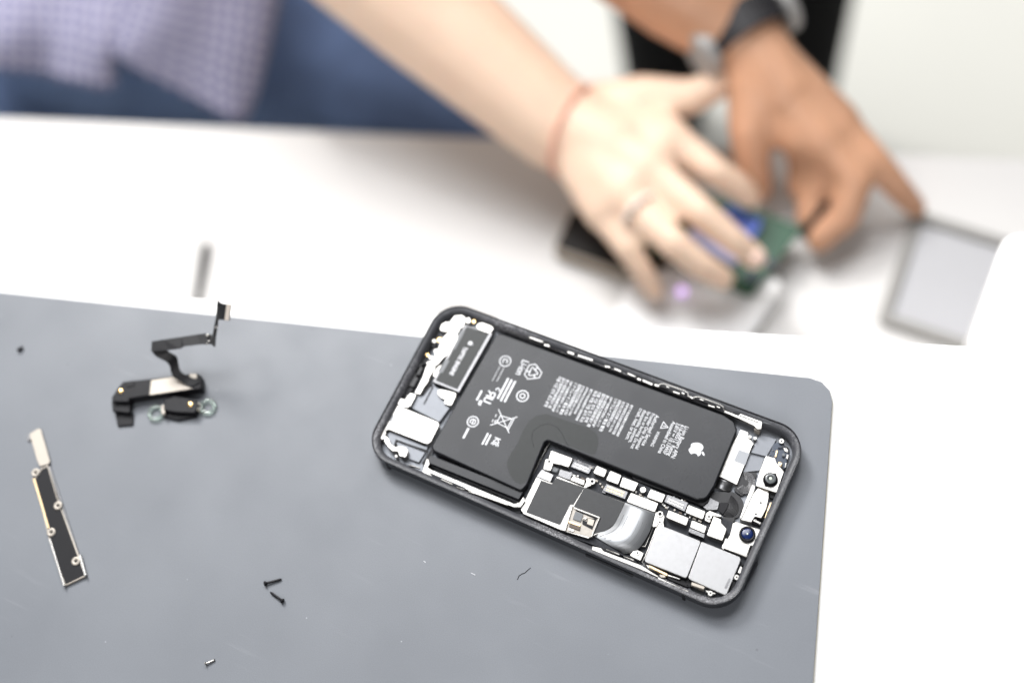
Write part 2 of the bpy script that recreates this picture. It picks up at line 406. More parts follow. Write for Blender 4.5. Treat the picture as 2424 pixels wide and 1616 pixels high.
bm = bmesh.new(); tube(bm, [(-11.53,-21.61,3.20),(-11.31,-12.89,3.20),(-11.25,-3.75,3.20),(-10.95,-2.50,3.20),(-10.21,-1.80,3.20),(-0.05,-1.55,3.20),(12.19,-1.15,3.20)], .14, 6)
link('wrap_seam', bm, 'bright', ph, True)
plate('dark_film', [(-20.97,-8.35),(-21.36,-2.7),(-20.9,1.23),(-19.51,4.32),(-16.29,6.4),(0.01,7.32),(2.9,6.79),(4.8,5.15),(5.67,2.91),(6.45,-1.28),(-11.3,-1.92),(-12.27,-2.69),(-12.83,-4.33),(-11.69,-19.47),(-13.06,-21.43),(-15.47,-21.28),(-18.17,-19.86),(-20.76,-17),(-21.55,-14.03)], 5.475, .05, 'film', bat, bev=.01, r=1.2)
bm = bmesh.new(); tube(bm, [(-14.93,-6.95,5.47),(-17.23,-4.23,5.47),(-17.90,-1.63,5.47),(-16.60,1.41,5.47),(-13.91,3.19,5.47),(-10.40,3.23,5.47),(-7.64,1.52,5.47),(-5.54,-0.45,5.47),(-3.76,-1.74,5.47)], .06, 5)
link('film_crease', bm, 'black', bat, True)
bm = bmesh.new()
for s in ("E", ):
    tube(bm, [(37.55,1.09,5.44),(37.63,3.43,5.44),(37.13,5.23,5.44),(37.74,6.94,5.44)], .03, 5)
    tube(bm, [(38.85,3.09,5.44),(39.48,5.38,5.44),(39.11,7.53,5.44),(38.46,8.41,5.44),(37.88,7.87,5.44)], .03, 5)
    tube(bm, [(44.22,3.69,5.44),(43.73,5.49,5.44),(43.09,6.37,5.44)], .03, 5)
link('scuff', bm, 'wrap', bat, True)

# printing on the battery; text tops point to +x
PZ = BZ+.012
def printed(name, items, m='print', label=None):
    bm = bmesh.new()
    for it in items: text_mesh(bm, *it)
    o = link(name, bm, m, bat)
    if label: o['label'] = label
    return o
printed('rating_text', [('Li-ion Battery APN:', 31.0, 21.45, PZ, 13.0, 1.5, 1.25, .012), ('616-00512  Rating', 29.4, 21.45, PZ, 12.6, 1.5, 1.25, .012),
                        ('3.81V \u2393 10.13Whr', 27.75, 21.45, PZ, 12.6, 1.5, 1.25, .012), ('Assembled in China', 26.1, 21.45, PZ, 13.0, 1.5, 1.25, .012)])
printed('warning_text', [('WARNING', 22.7, 15.9, PZ, 6.1, 1.4, 1.25, .012), ('Authorized Service', 19.7, 21.45, PZ, 12.6, 1.4, 1.25, .01), ('Provider Only. Potential', 18.15, 21.45, PZ, 14.6, 1.4, 1.25, .01),
                         ('for fire or burning. Do not', 16.6, 21.45, PZ, 15.2, 1.4, 1.25, .01), ('disassemble, puncture,', 15.05, 21.45, PZ, 13.4, 1.4, 1.25, .01), ('crush, heat, or burn.', 13.5, 21.45, PZ, 12.9, 1.4, 1.25, .01)])
CJK = ['\u9502\u79bb\u5b50\u7535\u6c60\u7ec4\u8b66\u544a\u4ec5\u9650\u6388\u6743\u7ef4\u4fee', '\u62c6\u89e3\u523a\u7a7f\u6324\u538b\u52a0\u70ed\u6216\u711a\u70e7\u53ef\u80fd', '\u4f1a\u5f15\u53d1\u706b\u707e\u989d\u5b9a\u5bb9\u91cf 3,81V 10,13Wh', '\u6807\u79f0\u7535\u538b\u5145\u7535\u9650\u5236\u7535\u538b 4,35V',
       '\u30ea\u30c1\u30a6\u30e0\u30a4\u30aa\u30f3\u96fb\u6c60 \u8b66\u544a', '\u5206\u89e3\u3084\u7834\u58ca\u52a0\u71b1\u711a\u5374\u3057\u306a\u3044\u3067', '\u767c\u706b\u6216\u71c3\u71d2\u4e4b\u5371\u96aa\u8acb\u52ff\u62c6\u89e3', '\u8a8d\u53ef\u670d\u52d9\u63d0\u4f9b\u5546\u9650\u5b9a\u4f7f\u7528',
       '\ub9ac\ud2ac \uc774\uc628 \uc804\uc9c0 \uacbd\uace0 \ubd84\ud574', '\ud654\uc7ac \uc704\ud5d8 \uac00\uc5f4 \uae08\uc9c0 \ud30c\uc190']
random.seed(9)
bm = bmesh.new()
for k in range(19):
    x = 10.1-k*1.59
    s = CJK[k % len(CJK)]
    text_mesh(bm, s, x, 21.55, PZ, random.uniform(12.4, 13.9) if k not in (3, 11) else 11.2, 1.4, 1.15 if len(s) < 16 else 1.5, .02)
link('multilingual_text', bm, 'print', bat)
printed('small_print', [
    ('Li-ion', -33.7, 22.4, PZ, 6.2, 1.9, 1.35, .02), ('\u2014\u2014\u2014 \u2014\u2014', -39.0, 16.6, PZ, 5.8, 1.0, 1.3, .04), ('\u2014\u2014 \u2014\u2014\u2014\u2014', -40.6, 16.6, PZ, 6.2, 1.0, 1.3, .04)])
# symbol line work; icon units: x along reading direction (-y), y towards +x
def icon(bm, cx, cy, lines, sc, wd): strokes(bm, lines, lambda p: (cx+p[1]*sc, cy-p[0]*sc), wd, PZ)
def arc(cx, cy, r, a0, a1, n=20): return [(cx+r*math.cos(math.radians(a0+(a1-a0)*k/n)), cy+r*math.sin(math.radians(a0+(a1-a0)*k/n))) for k in range(n+1)]
bm = bmesh.new()
icon(bm, 24.3, 18.6, [[(-1, -.75), (1, -.75), (0, 1), (-1, -.75)], [(0, .35), (0, -.2)], [(-.05, .1), (.15, -.45)]], 1.35, .26)     # warning triangle
link('warning_triangle', bm, 'print', bat)
bm = bmesh.new()
for a in (90, 210, 330):                                                                                                           # recycling arrows
    c, s = math.cos(math.radians(a-90)), math.sin(math.radians(a-90))
    R2 = lambda p: (p[0]*c-p[1]*s, p[0]*s+p[1]*c)
    icon(bm, -28.0, 19.3, [[R2(p) for p in ((-.75, .28), (-.35, .95), (.35, .95), (.62, .5), (.22, .26), (.05, .58), (-.1, .55), (-.4, .05), (-.75, .28))]], 3.2, .34)
link('recycling_mark', bm, 'print', bat)
bm = bmesh.new()
icon(bm, -39.4, 19.3, [arc(0, 0, 1, 0, 360, 28), arc(0, 0, .42, 60, 330, 10)], 2.05, .34)
for k, (ln, off) in enumerate(((8.6, 0), (8.8, 1.45), (8.4, 2.9))): icon(bm, -32.4-off*1.0, 13.4, [[(0, 0), (2.6, 0)], [(3.0, 0), (5.6, 0)], [(6.0, 0), (ln, 0)]], 1, .75)
icon(bm, -27.4, 9.3, [arc(0, 0, 1, 0, 360, 28), arc(0, 0, .42, 0, 360, 16)], 2.1, .42)
icon(bm, -39.6, -6.8, [arc(0, 0, 1, 0, 360, 28), [(-.42, .0), (.45, .0)], arc(0, 0, .5, 10, 320, 12)], 2.0, .38)
icon(bm, -39.9, -9.9, [[(0, 0), (.9, 0)], [(1.2, 0), (2.2, 0)], [(2.5, 0), (3.8, 0)]], 1, .8)
link('certification_marks', bm, 'print', bat)
bm = bmesh.new()                                                                                                                   # recognised component mark
icon(bm, -38.2, 4.3, [[(-.1, -1.2), (-.1, 1.1), (-1.3, 1.1), (-1.7, .7), (-1.7, .3), (-1.3, -.1), (-.1, -.1)], [(-.9, -.1), (-1.7, -1.2)], [(.5, 1.1), (.5, -.9), (.9, -1.2), (1.5, -1.2), (1.9, -.9), (1.9, 1.1)]], 1.2, .55)
icon(bm, -36.8, 7.9, [arc(0, 0, .6, 60, 300, 12)], 1.1, .4)
icon(bm, -42.1, 5.2, [[(0, 0), (1.3, 0)], [(1.7, 0), (3.8, 0)]], 1, .7)
icon(bm, -40.5, 1.0, [[(-.6, .5), (-.6, -.4), (0, -.4), (0, .5)], [(1.0, .5), (.4, .3), (1.0, -.1), (.4, -.4)]], 1.0, .45)
link('component_mark', bm, 'print', bat)
bm = bmesh.new()                                                                                                                   # crossed-out bin
icon(bm, -29.1, -2.2, [[(-1.9, 2.0), (1.9, -2.3)], [(-1.9, -2.3), (1.9, 2.0)], [(-1.25, 1.25), (1.25, 1.25)], [(-1.1, 1.2), (-.8, -1.3)], [(1.1, 1.2), (.85, -1.3), (-.8, -1.3)], [(-1.3, 1.6), (1.3, 1.6), (1.3, 1.2)], arc(.75, -1.55, .28, 0, 360, 12), [(-.7, -2.2), (-.2, -2.2)], [(.6, -2.3), (1.1, -2.3)]], 1.75, .30)
link('bin_mark', bm, 'print', bat)
bm = bmesh.new()                                                                                                                   # two-letter conformity mark
icon(bm, -28.3, -11.2, [[(-2.0, 1.0), (-2.0, -1.0)], [(-2.0, 0), (-.6, 1.0)], [(-2.0, 0), (-.6, -1.0)], arc(.8, 0, 1.3, 100, 260, 14), arc(.8, 0, .65, 100, 260, 10)], 1.05, .38)
icon(bm, -31.3, -8.9, [[(0, 0), (1.8, 0)], [(2.1, 0), (4.0, 0)]], 1, .65)
icon(bm, -32.5, -8.8, [[(0, 0), (2.6, 0)], [(2.9, 0), (4.4, 0)]], 1, .65)
link('conformity_mark', bm, 'print', bat)
# fruit emblem with its leaf
def bez(p0, p1, p2, p3, n=6): return [tuple((1-t)**3*Vector(p0)+3*(1-t)**2*t*Vector(p1)+3*(1-t)*t*t*Vector(p2)+t**3*Vector(p3)) for t in [k/n for k in range(1, n+1)]]
def svg(start, segs):
    cur = start; out = [start]
    for s in segs:
        if len(s) == 2: cur = (cur[0]+s[0], cur[1]+s[1]); out.append(cur)
        else:
            a = [(cur[0]+s[i], cur[1]+s[i+1]) for i in (0, 2, 4)]; out += bez(cur, *a); cur = a[2]
    return out
body = svg((318.7, 268.7), [(-.2, -36.7, 16.4, -64.4, 50, -84.8), (-18.8, -26.9, -47.2, -41.7, -84.7, -44.6), (-35.5, -2.8, -74.3, 20.7, -88.5, 20.7), (-15, 0, -49.4, -19.7, -76.4, -19.7),
    (-56, .9, -115.1, 44.5, -115.1, 133.2), (0, 26.2, 4.8, 53.3, 14.4, 81.2), (12.8, 36.7, 59, 126.7, 107.2, 125.2), (25.2, -.6, 43, -17.9, 75.8, -17.9), (31.8, 0, 48.3, 17.9, 76.4, 17.9), (48.6, -.7, 90.4, -82.5, 102.6, -119.3), (-65.2, -30.7, -61.7, -90, -61.7, -91.9)])
leaf = svg((262.1, 104.5), [(27.3, -32.4, 24.8, -61.9, 24, -72.5), (-24.1, 1.4, -52, 16.4, -67.9, 34.9), (-17.5, 19.8, -27.8, 44.3, -25.6, 71.9), (26.1, 2, 49.9, -11.4, 69.5, -34.3)])
bm = bmesh.new()
def emblem(bm, cx, cy, h, z):
    k = h/448.0
    for poly in (body, leaf):
        p = [(cx-(v[1]-270)*k, cy-(v[0]-192)*k) for v in poly]
        p = [v for i, v in enumerate(p) if (Vector(v)-Vector(p[i-1])).length > 1e-4]
        loops(bm, [[(x, y, z-.02) for x, y in ccw(p)], [(x, y, z) for x, y in ccw(p)]])
emblem(bm, 38.3, 15.0, 5.9, PZ); link('fruit_emblem', bm, 'print', bat)

# ---- bottom end (left in the photo): vibration motor, speaker, charging flex
P('speaker_box', [(-60.37,0.94),(-56.97,0.5),(-50.82,1.69),(-50.65,-4.76),(-51.58,-11.16),(-64.02,-10.2),(-63.75,-4.72)], 3.4, 'midplate', r=.4)
P('box_groove', [(-60.52,0.38),(-59.86,0.42),(-59.81,-7.19),(-60.37,-7.15)], 3.46, 'black', th=.1, bev=0, r=.1)
P('antenna_panel', [(-68.38,-21.33),(-51.49,-20.51),(-50.88,-22.52),(-63.34,-23.54),(-62.41,-26.11),(-65.04,-25.41)], 2.9, 'midplate', r=.3)
P('antenna_panel', [(-63.16,-24.01),(-51.06,-23.14),(-51.47,-27.84),(-55.61,-28.04),(-57.34,-25.62),(-60.66,-26.14)], 2.6, 'midplate', r=.3)
for s in ([(-67.9,-23.01),(-67.61,-21.05),(-52.08,-21.03),(-51.97,-21.58),(-66.83,-21.64),(-67.33,-23.23)], [(-62.95,-25.47),(-63.44,-23.31),(-50.1,-22.68),(-50.07,-23.34),(-62.74,-23.78),(-62.36,-25.58)], [(-49.51,-20.16),(-48.52,-20.18),(-49.26,-28.09),(-50.22,-27.96)], [(-68.97,-28.97),(-68.15,-26.33),(-67.39,-26.46),(-67.94,-29.21)]):
    P('panel_groove', s, 3.0, 'black', th=.3, bev=0, r=.1)
tap = P('vibration_motor', [(-60.03,27.17),(-48.95,27.88),(-49.67,1.59),(-60.82,1.57)], 5.0, 'steelgrey', r=.4, bev=.15)
plate('motor_cover', [(-59.4,26.83),(-50.1,27.3),(-50.81,2.41),(-60,2.43)], 5.03, .1, 'film', tap, bev=.02, r=.2)
for s in ([(-60.67,24.59),(-59.05,24.54),(-58.97,16.38),(-60.29,16.31)], [(-60.61,11.63),(-58.81,11.67),(-58.91,6.17),(-60.41,6.02)]): plate('motor_tape', s, 5.06, .08, 'chip', tap, bev=.02, r=.2)
bm = bmesh.new(); text_mesh(bm, 'TAPTIC ENGINE', -56.3, 18.9, 5.045, 12.2, 1.5, 1.25, .05); link('printed_name', bm, 'print', tap)
bm = bmesh.new(); emblem(bm, -54.7, 21.0, 2.0, 5.045); link('printed_emblem', bm, 'print', tap)
for nm, s, z in (('dock_flex', [(-66.05,26.97),(-65.59,29.22),(-64.6,29.53),(-63.36,30.43),(-61.66,30.06),(-60.42,27.35),(-60.32,25.64),(-61.18,25.09),(-60.95,22.86),(-64.65,22.05),(-66.65,21.47),(-68.22,21.4),(-68.63,23.95),(-67.42,25.62),(-66.08,25.89)], 4.9),
                 ('grounding_clip', [(-61.3,29.55),(-59.99,30.48),(-58.6,29.26),(-58.95,27.99),(-60.09,27.71)], 5.2),
                 ('dock_flex', [(-64.48,21.97),(-60.88,22.78),(-59.97,20.65),(-59.97,13.93),(-61.44,11.69),(-62.01,8.4),(-63.54,6.81),(-65.24,6.57),(-66.24,6.91),(-66.4,8.09),(-64.35,9.23),(-65.13,11.77),(-66.2,12.76),(-66.24,13.71),(-65.12,14.37),(-65.42,19.35)], 5.1),
                 ('dock_flex', [(-66.09,6.95),(-63.19,7.68),(-62.27,8.54),(-62.74,3.51),(-62.34,0.85),(-62.78,-1.6),(-62.58,-4.56),(-65.08,-5.15),(-65.05,-2.46),(-65.2,1.62)], 4.6),
                 ('grounding_strip', [(-60.84,10.67),(-60.74,6.71),(-59.84,3.78),(-61.93,3.61),(-62.23,6.09)], 4.8),
                 ('flex_end', [(-66.95,-7.16),(-66.34,-5.31),(-63.89,-5.21),(-63.75,-10),(-64.68,-11.32),(-66.21,-11.51),(-67.07,-11.6),(-69.41,-11.47),(-69.79,-9.76),(-68.66,-8.63),(-66.96,-8.75)], 4.7),
                 ('port_bracket', [(-69.41,-12.49),(-68.58,-11.49),(-65.79,-11.61),(-51.89,-11.52),(-50.64,-12.36),(-50.41,-19.29),(-51.03,-20.65),(-52.27,-21),(-67.06,-21.39),(-67.83,-22),(-66.96,-24.1),(-67.01,-25.68),(-68.41,-26.09),(-69.82,-25.51),(-70.03,-23.12),(-70.24,-17.21)], 4.3),
                 ('antenna_clip', [(-67.53,-24.57),(-66.63,-23.91),(-64.99,-24.76),(-63.53,-26.14),(-61.4,-26.41),(-59.82,-25.18),(-57.72,-24.92),(-56.32,-26.04),(-55.94,-28.58),(-58.54,-29.07),(-59.84,-27.64),(-61.7,-28.35),(-64.1,-27.57),(-66.31,-26.33)], 4.6),
                 ('motor_bracket', [(-57.67,-0.37),(-57.01,0.28),(-54.26,0.88),(-53.41,0.96),(-51.06,1.29),(-50.22,0.53),(-49.96,-3.82),(-51.09,-4.39),(-53.4,-4.26),(-53.3,-2.73),(-55.01,-2.89),(-56.98,-2.05)], 4.4),
                 ('motor_clip', [(-55.99,28.1),(-55.62,29.71),(-54.23,30.38),(-50.43,30.4),(-49.24,29.63),(-49.74,27.2),(-54.81,27.03)], 5.3),
                 ('clip_end', [(-60.44,-29.53),(-60.09,-28.93),(-59.1,-28.95),(-58.89,-29.68),(-59.68,-30.11)], 4.4)):
    P(nm, s, z, 'bright', r=.5, bev=.18)
P('label_patch', [(-69.07,-15.81),(-67.57,-15.73),(-67.24,-18.36),(-69.21,-18.41)], 4.34, 'steelgrey', th=.06, bev=.01, r=.1)
P('label_patch', [(-69.72,-23.01),(-68.3,-22.95),(-68.19,-24.65),(-69.49,-24.75)], 4.34, 'beige', th=.06, bev=.01, r=.1)
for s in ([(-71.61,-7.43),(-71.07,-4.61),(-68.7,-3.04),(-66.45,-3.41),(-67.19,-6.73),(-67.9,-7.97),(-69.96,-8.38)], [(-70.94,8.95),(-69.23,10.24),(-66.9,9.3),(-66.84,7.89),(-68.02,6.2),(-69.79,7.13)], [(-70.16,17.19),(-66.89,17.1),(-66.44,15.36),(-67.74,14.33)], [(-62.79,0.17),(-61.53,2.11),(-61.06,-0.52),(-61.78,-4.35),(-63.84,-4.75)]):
    P('dark_plastic_bit', s, 3.6, 'black', th=1.6, r=.3)  # black plastic pieces beside the dock flex
for s in ([(-71.34,13.05),(-70.19,17.89),(-68.81,17.88),(-68.23,11.95),(-69.32,10.53)], [(-69.31,1.33),(-68.85,7.38),(-67.79,7.2),(-67.66,0.36)], [(-69.28,-1.74),(-68.65,1.37),(-66.37,1.38),(-66.39,-2.88),(-68.46,-3.28)], [(-69.46,5.63),(-66.8,5.79),(-66.66,2.06),(-68.94,2.04)], [(-71.88,-14.01),(-71.54,-8.72),(-70.55,-9.71),(-70.42,-15.02)], [(-72.48,-22.15),(-72.01,-15.46),(-71.25,-15.6),(-71.13,-22.95)], [(-73.07,22.97),(-71.49,27.06),(-69.63,28.81),(-69.81,23.83),(-70.21,19.28)]):
    P('microphone_mesh', s, 4.2, 'flex', th=2.4, bev=.35, r=.5)
for s in ([(-68.43,10.83),(-67.53,11.3),(-66.72,10.35),(-67.44,9.81)], [(-67.39,18.49),(-65.78,18.92),(-65.52,17.09),(-66.75,16.82)], [(-58.61,29.9),(-57.54,30.49),(-56.97,29.36),(-57.81,28.77)]): P('contact_pad', s, 4.9, 'gold', th=.4, r=.2)
for s in ([(-69.09,17.22),(-67.47,17.65),(-67.05,16.13),(-68.47,16.03)], [(-67.59,10.86),(-64.93,11.01),(-64.59,9.48),(-66.29,9.25)]): P('spring_contact', s, 4.6, 'bright', th=.6, r=.2)

# ---- logic board
board = P('logic_board', [(-10.39,-4.46),(7.84,-3.47),(49.9,-3.96),(60.84,-4.11),(61.89,-13.04),(72.56,-13.83),(71.7,-24.39),(42.29,-27.24),(30.11,-29.87),(7.64,-31.35),(-9.8,-29.89),(-11.63,-15.2)], 3.1, 'pcb', bev=.05, r=.4)
for nm, z, s in (('small_shield', 4.8, [(-9.05,-5.36),(-0.55,-5.04),(-0.36,-8.82),(-3.42,-9.03),(-5.97,-9.59),(-8.48,-8.63)]),
                 ('bracket', 4.6, [(-9.47,-8.98),(-6.68,-8.15),(-6.1,-9.37),(-5.67,-12.5),(-8.59,-13.03)]),
                 ('small_shield', 4.9, [(8.32,-4.19),(12.49,-4.22),(12.66,-7.24),(8.21,-7.35)]),
                 ('small_shield', 4.8, [(13.41,-3.96),(17.91,-4.02),(18.2,-7.7),(13.49,-7.93)]),
                 ('small_shield', 4.9, [(18.43,-4.38),(24.53,-4.27),(24.45,-7.91),(18.78,-8.21)]),
                 ('small_shield', 4.8, [(29.09,-4.59),(34.77,-4.46),(34.88,-7.8),(29.07,-8.01)]),
                 ('cover_plate', 5.0, [(23.4,-8.59),(33.79,-8.35),(34.03,-11.98),(23.38,-12.36)]),
                 ('small_shield', 4.8, [(43.25,-4.68),(49.66,-4.54),(50.01,-7.73),(43.41,-7.8)]),
                 ('connector_block', 5.5, [(37.95,-9.39),(45.54,-9.25),(45.83,-12.27),(38.2,-12.29)]),
                 ('connector_block', 5.4, [(46.61,-9.44),(52.21,-9.44),(52.57,-12.24),(46.98,-12.26)]),
                 ('connector_block', 5.5, [(52.86,-5.22),(55.64,-5.27),(56.29,-6.53),(58.73,-7.69),(59.05,-12.26),(53.2,-12.62)]),
                 ('screw_plate', 4.6, [(33.9,-11.35),(37.45,-11.39),(38.31,-14.54),(37.31,-15.69),(35.07,-17.3)]),
                 ('screw_plate', 4.4, [(32.94,-26.28),(36.37,-26.5),(36.41,-29.59),(32.02,-29.46)]),
                 ('screw_plate', 4.3, [(6.46,-9.32),(10.63,-9.33),(10.04,-11.05),(8.44,-12.83),(8.13,-14.41),(7.41,-14.36),(7.31,-11.14)]),
                 ('screw_plate', 4.3, [(49.87,-5.35),(50.71,-3.57),(54.39,-3.52),(55.85,-3.86),(54.51,-4.45),(51.96,-5.28),(52.73,-7.76),(50.44,-7.64)])):
    P(nm, s, z, 'bright', r=.45, bev=.14)
P('chip_band', [(47,-12.31),(52.59,-12.3),(52.87,-13.74),(47.15,-13.82)], 5.1, 'steelgrey', bev=.1, r=.2)
P('board_step', [(-9.04,-12.97),(-4.37,-13.16),(-4.32,-16.06),(-9.63,-16.17)], 4.0, 'shield', r=.3)
P('board_step', [(-0.63,-4.75),(7.8,-4.43),(7.5,-5.66),(0.09,-5.91)], 3.6, 'ledge', r=.2)
P('flex_plug', [(-6.14,-10.2),(-3.36,-10.11),(-3.51,-12.01),(-5.85,-12.29)], 3.9, 'chip', r=.3, bev=.4)
def connector(pts, z, rows, m_in, nm):
    o = P(nm, pts, z, 'steelgrey', r=.2, bev=.1)
    a, b, c, d = [Vector(p) for p in pts]                         # a-b long top edge, d-c long bottom edge
    for t in rows:
        p0 = a.lerp(d, t-.09).lerp(b.lerp(c, t-.09), .12); p1 = a.lerp(d, t-.09).lerp(b.lerp(c, t-.09), .88)
        q0 = a.lerp(d, t+.09).lerp(b.lerp(c, t+.09), .12); q1 = a.lerp(d, t+.09).lerp(b.lerp(c, t+.09), .88)
        bm = bmesh.new(); n = 11
        for k in range(n):
            f0, f1 = k/n, (k+.62)/n
            qd = [p0.lerp(p1, f0), p0.lerp(p1, f1), q0.lerp(q1, f1), q0.lerp(q1, f0)]
            loops(bm, [[(v.x, v.y, z-.02) for v in qd], [(v.x, v.y, z+.12) for v in qd]])
        link('contact_row', bm, m_in, o)
connector([(0.07,-5.76),(7.03,-5.7),(6.86,-7.97),(-0.09,-8.04)], 4.1, (.3, .7), 'bright', 'board_connector')
connector([(14.2,-8.84),(22.31,-8.56),(22.39,-11.4),(13.94,-11.66)], 4.2, (.3, .68), 'gold', 'board_connector')
connector([(35.24,-4.02),(42.9,-3.89),(43.05,-7.38),(35.15,-6.92)], 4.2, (.45, .75), 'bright', 'board_connector')
random.seed(21)
for ln, n_ in (([(9.9,-9),(12.91,-9.88),(14.87,-11.92)], 5), ([(22.63,-7.83),(26.88,-7.42),(29.26,-8.18),(34.46,-7.7)], 8), ([(34.52,-7.85),(37.09,-8.33),(43.75,-8.26),(50.23,-7.89)], 10), ([(0.24,-5.11),(7.21,-5.05)], 5), ([(35.55,-4.01),(42.18,-3.8)], 5), ([(50.01,-6.58),(51.75,-7.57)], 3), ([(-1.54,-10.3),(7.44,-10.07)], 6)):
    L_ = [Vector(p) for p in ln]
    for k in range(n_):
        t = (k+.5)/n_*(len(L_)-1); i = int(t); p = L_[i].lerp(L_[i+1], t-i)+Vector((random.uniform(-.35, .35), random.uniform(-.35, .35)))
        w_, h_ = random.choice(((.45, .25), (.3, .3), (.6, .3), (.25, .4)))
        plate('board_component', [(p.x-w_, p.y-h_), (p.x+w_, p.y-h_), (p.x+w_, p.y+h_), (p.x-w_, p.y+h_)], 3.75+random.uniform(-.2, .15), .7, random.choice(('steelgrey', 'tan', 'bright', 'brown', 'chip')), ph, bev=.05, r=.06)
screw_at([(-7.75,-9.54)], 4.9, .95, boss=True)
screw_at([(9.31,-10.14)], 4.7, 1.15, boss=True)
screw_at([(26.79,-5.92)], 4.7, 1.15, hole='gold', boss=True)
screw_at([(35.75,-11.72)], 4.9, 1.15, boss=True)
screw_at([(36.83,-14.42)], 4.9, .95)
screw_at([(51.36,-5.83)], 4.6, 1.05)
screw_at([(14.77,-27.76)], 3.6, 1.05)
screw_at([(34.29,-27.42)], 4.6, .9)
sh = P('shield_can', [(-9.58,-16.19),(-7.54,-16.41),(-3.4,-16.22),(-2.95,-13.1),(7.92,-13.05),(23.01,-12.54),(22.97,-21.34),(21.04,-24.59),(17.87,-28.06),(16.7,-29.56),(7.43,-30.64),(-7.89,-30.59),(-9.48,-29.49)], 4.3, 'bright', r=.4, bev=.12)
plate('graphite_sheet', [(-7.49,-16.85),(-3.39,-16.6),(-2.88,-13.83),(7.67,-13.26),(6.87,-20.46),(5.83,-20.91),(5.75,-29.1),(-7.19,-29.69)], 4.37, .09, 'graph', sh, bev=.02, r=.2)
plate('graphite_sheet', [(7.74,-13.11),(22.77,-12.76),(22.92,-21.23),(21,-24.47),(17.66,-27.42),(17.1,-21.3),(7.2,-21.16),(7.21,-20.44)], 4.42, .12, 'graph', sh, bev=.02, r=.2)
bm = bmesh.new()
for s in ("560,590 872,715 858,760 720,720 712,640 640,570",): pass
bm.free()
P('shield_tab', [(-3.14,-10.44),(1.73,-9.99),(1.86,-12.86),(-2.64,-12.98)], 4.5, 'steelgrey', r=.25)
P('shield_tab', [(2.19,-10.93),(6.81,-10.75),(7.36,-12.69),(1.88,-12.89)], 4.6, 'bright', r=.25)
# window in the shield with small chips
P('window_floor', [(6.44,-21.15),(17.17,-20.93),(17.57,-28.7),(7.97,-30.28)], 4.45, 'tan', th=.2, r=.15, bev=.03)
for s in ([(5.95,-21.11),(7.08,-21.08),(8.66,-30.53),(6.89,-30.78)], [(7.21,-21.2),(17.23,-20.96),(17.22,-21.68),(7.74,-21.97)], [(16.86,-20.91),(17.48,-20.99),(17.91,-28.75),(17.25,-28.79)]): P('window_wall', s, 5.0, 'bright', th=.7, r=.1, bev=.08)
P('window_gap', [(8.19,-21.53),(16.49,-21.28),(16.55,-22.15),(8.68,-22.21)], 4.62, 'black', th=.2, r=.1, bev=.02)
P('window_gap', [(12.04,-24.27),(13.74,-24.24),(13.48,-22.93),(16.46,-21.98),(16.67,-26.14),(12.73,-25.75)], 4.55, 'black', th=.15, r=.1, bev=.02)
for s, m in (([(8.58,-22.53),(11.55,-22.41),(11.91,-25.24),(8.9,-25.43)], 'chip'), ([(13.73,-22.96),(16.02,-22.73),(16.35,-25),(14.16,-25.07)], 'cream'), ([(11.83,-23.04),(13.32,-22.92),(13.45,-23.93),(12.13,-24.04)], 'bright'), ([(7.93,-26.49),(12.32,-26.16),(12.43,-26.93),(8.09,-27.2)], 'gold2'), ([(8.6,-27.3),(12.65,-27.01),(12.89,-28.25),(8.98,-28.55)], 'brown'), ([(9.01,-28.81),(11,-28.65),(11.06,-29.51),(9.07,-29.67)], 'white')):
    P('surface_chip', s, 4.85, m, th=.6, r=.1, bev=.06)
# curved bright flex
fl = subdiv_line([(23.10,-12.67,4.75),(23.07,-17.75,4.77),(22.84,-21.75,4.77),(21.22,-24.54,4.68),(19.12,-26.32,4.30),(17.47,-27.70,3.50)], 5)
fr = subdiv_line([(34.12,-12.06,4.75),(34.92,-17.85,4.77),(34.79,-22.11,4.77),(34.04,-25.71,4.66),(32.31,-27.90,4.25),(29.93,-29.42,3.40)], 5)
bm = bmesh.new(); ribbon_strip(bm, fl, fr, .12); wf = link('wide_flex', bm, 'flexbright', ph, True)
for t in (.12, .24, .36, .60, .72, .84):
    bm = bmesh.new(); tube(bm, [a.lerp(b, t)+Vector((0, 0, .06)) for a, b in list(zip(fl, fr))[4:-3]], .035, 5); link('trace', bm, 'steelgrey', wf, True)
bm = bmesh.new(); tube(bm, [Vector(p)+Vector((0, 0, .0)) for p in subdiv_line([(27.68,-12.90,4.79),(27.99,-17.39,4.84),(28.16,-21.54,4.82),(27.04,-25.08,4.50),(25.05,-27.49,3.90)], 4)], .045, 5); link('flex_trace', bm, 'steelgrey', ph, True)
P('flex_frame', [(34.38,-16.72),(35.93,-16.81),(35.72,-24.7),(33.78,-25.21)], 3.9, 'black', r=.2)
bm = bmesh.new(); tube(bm, [(35.44,-16.83,4.05),(35.70,-24.25,4.05),(33.91,-24.75,4.05)], .12, 6); link('frame_rim', bm, 'bright', ph, True)

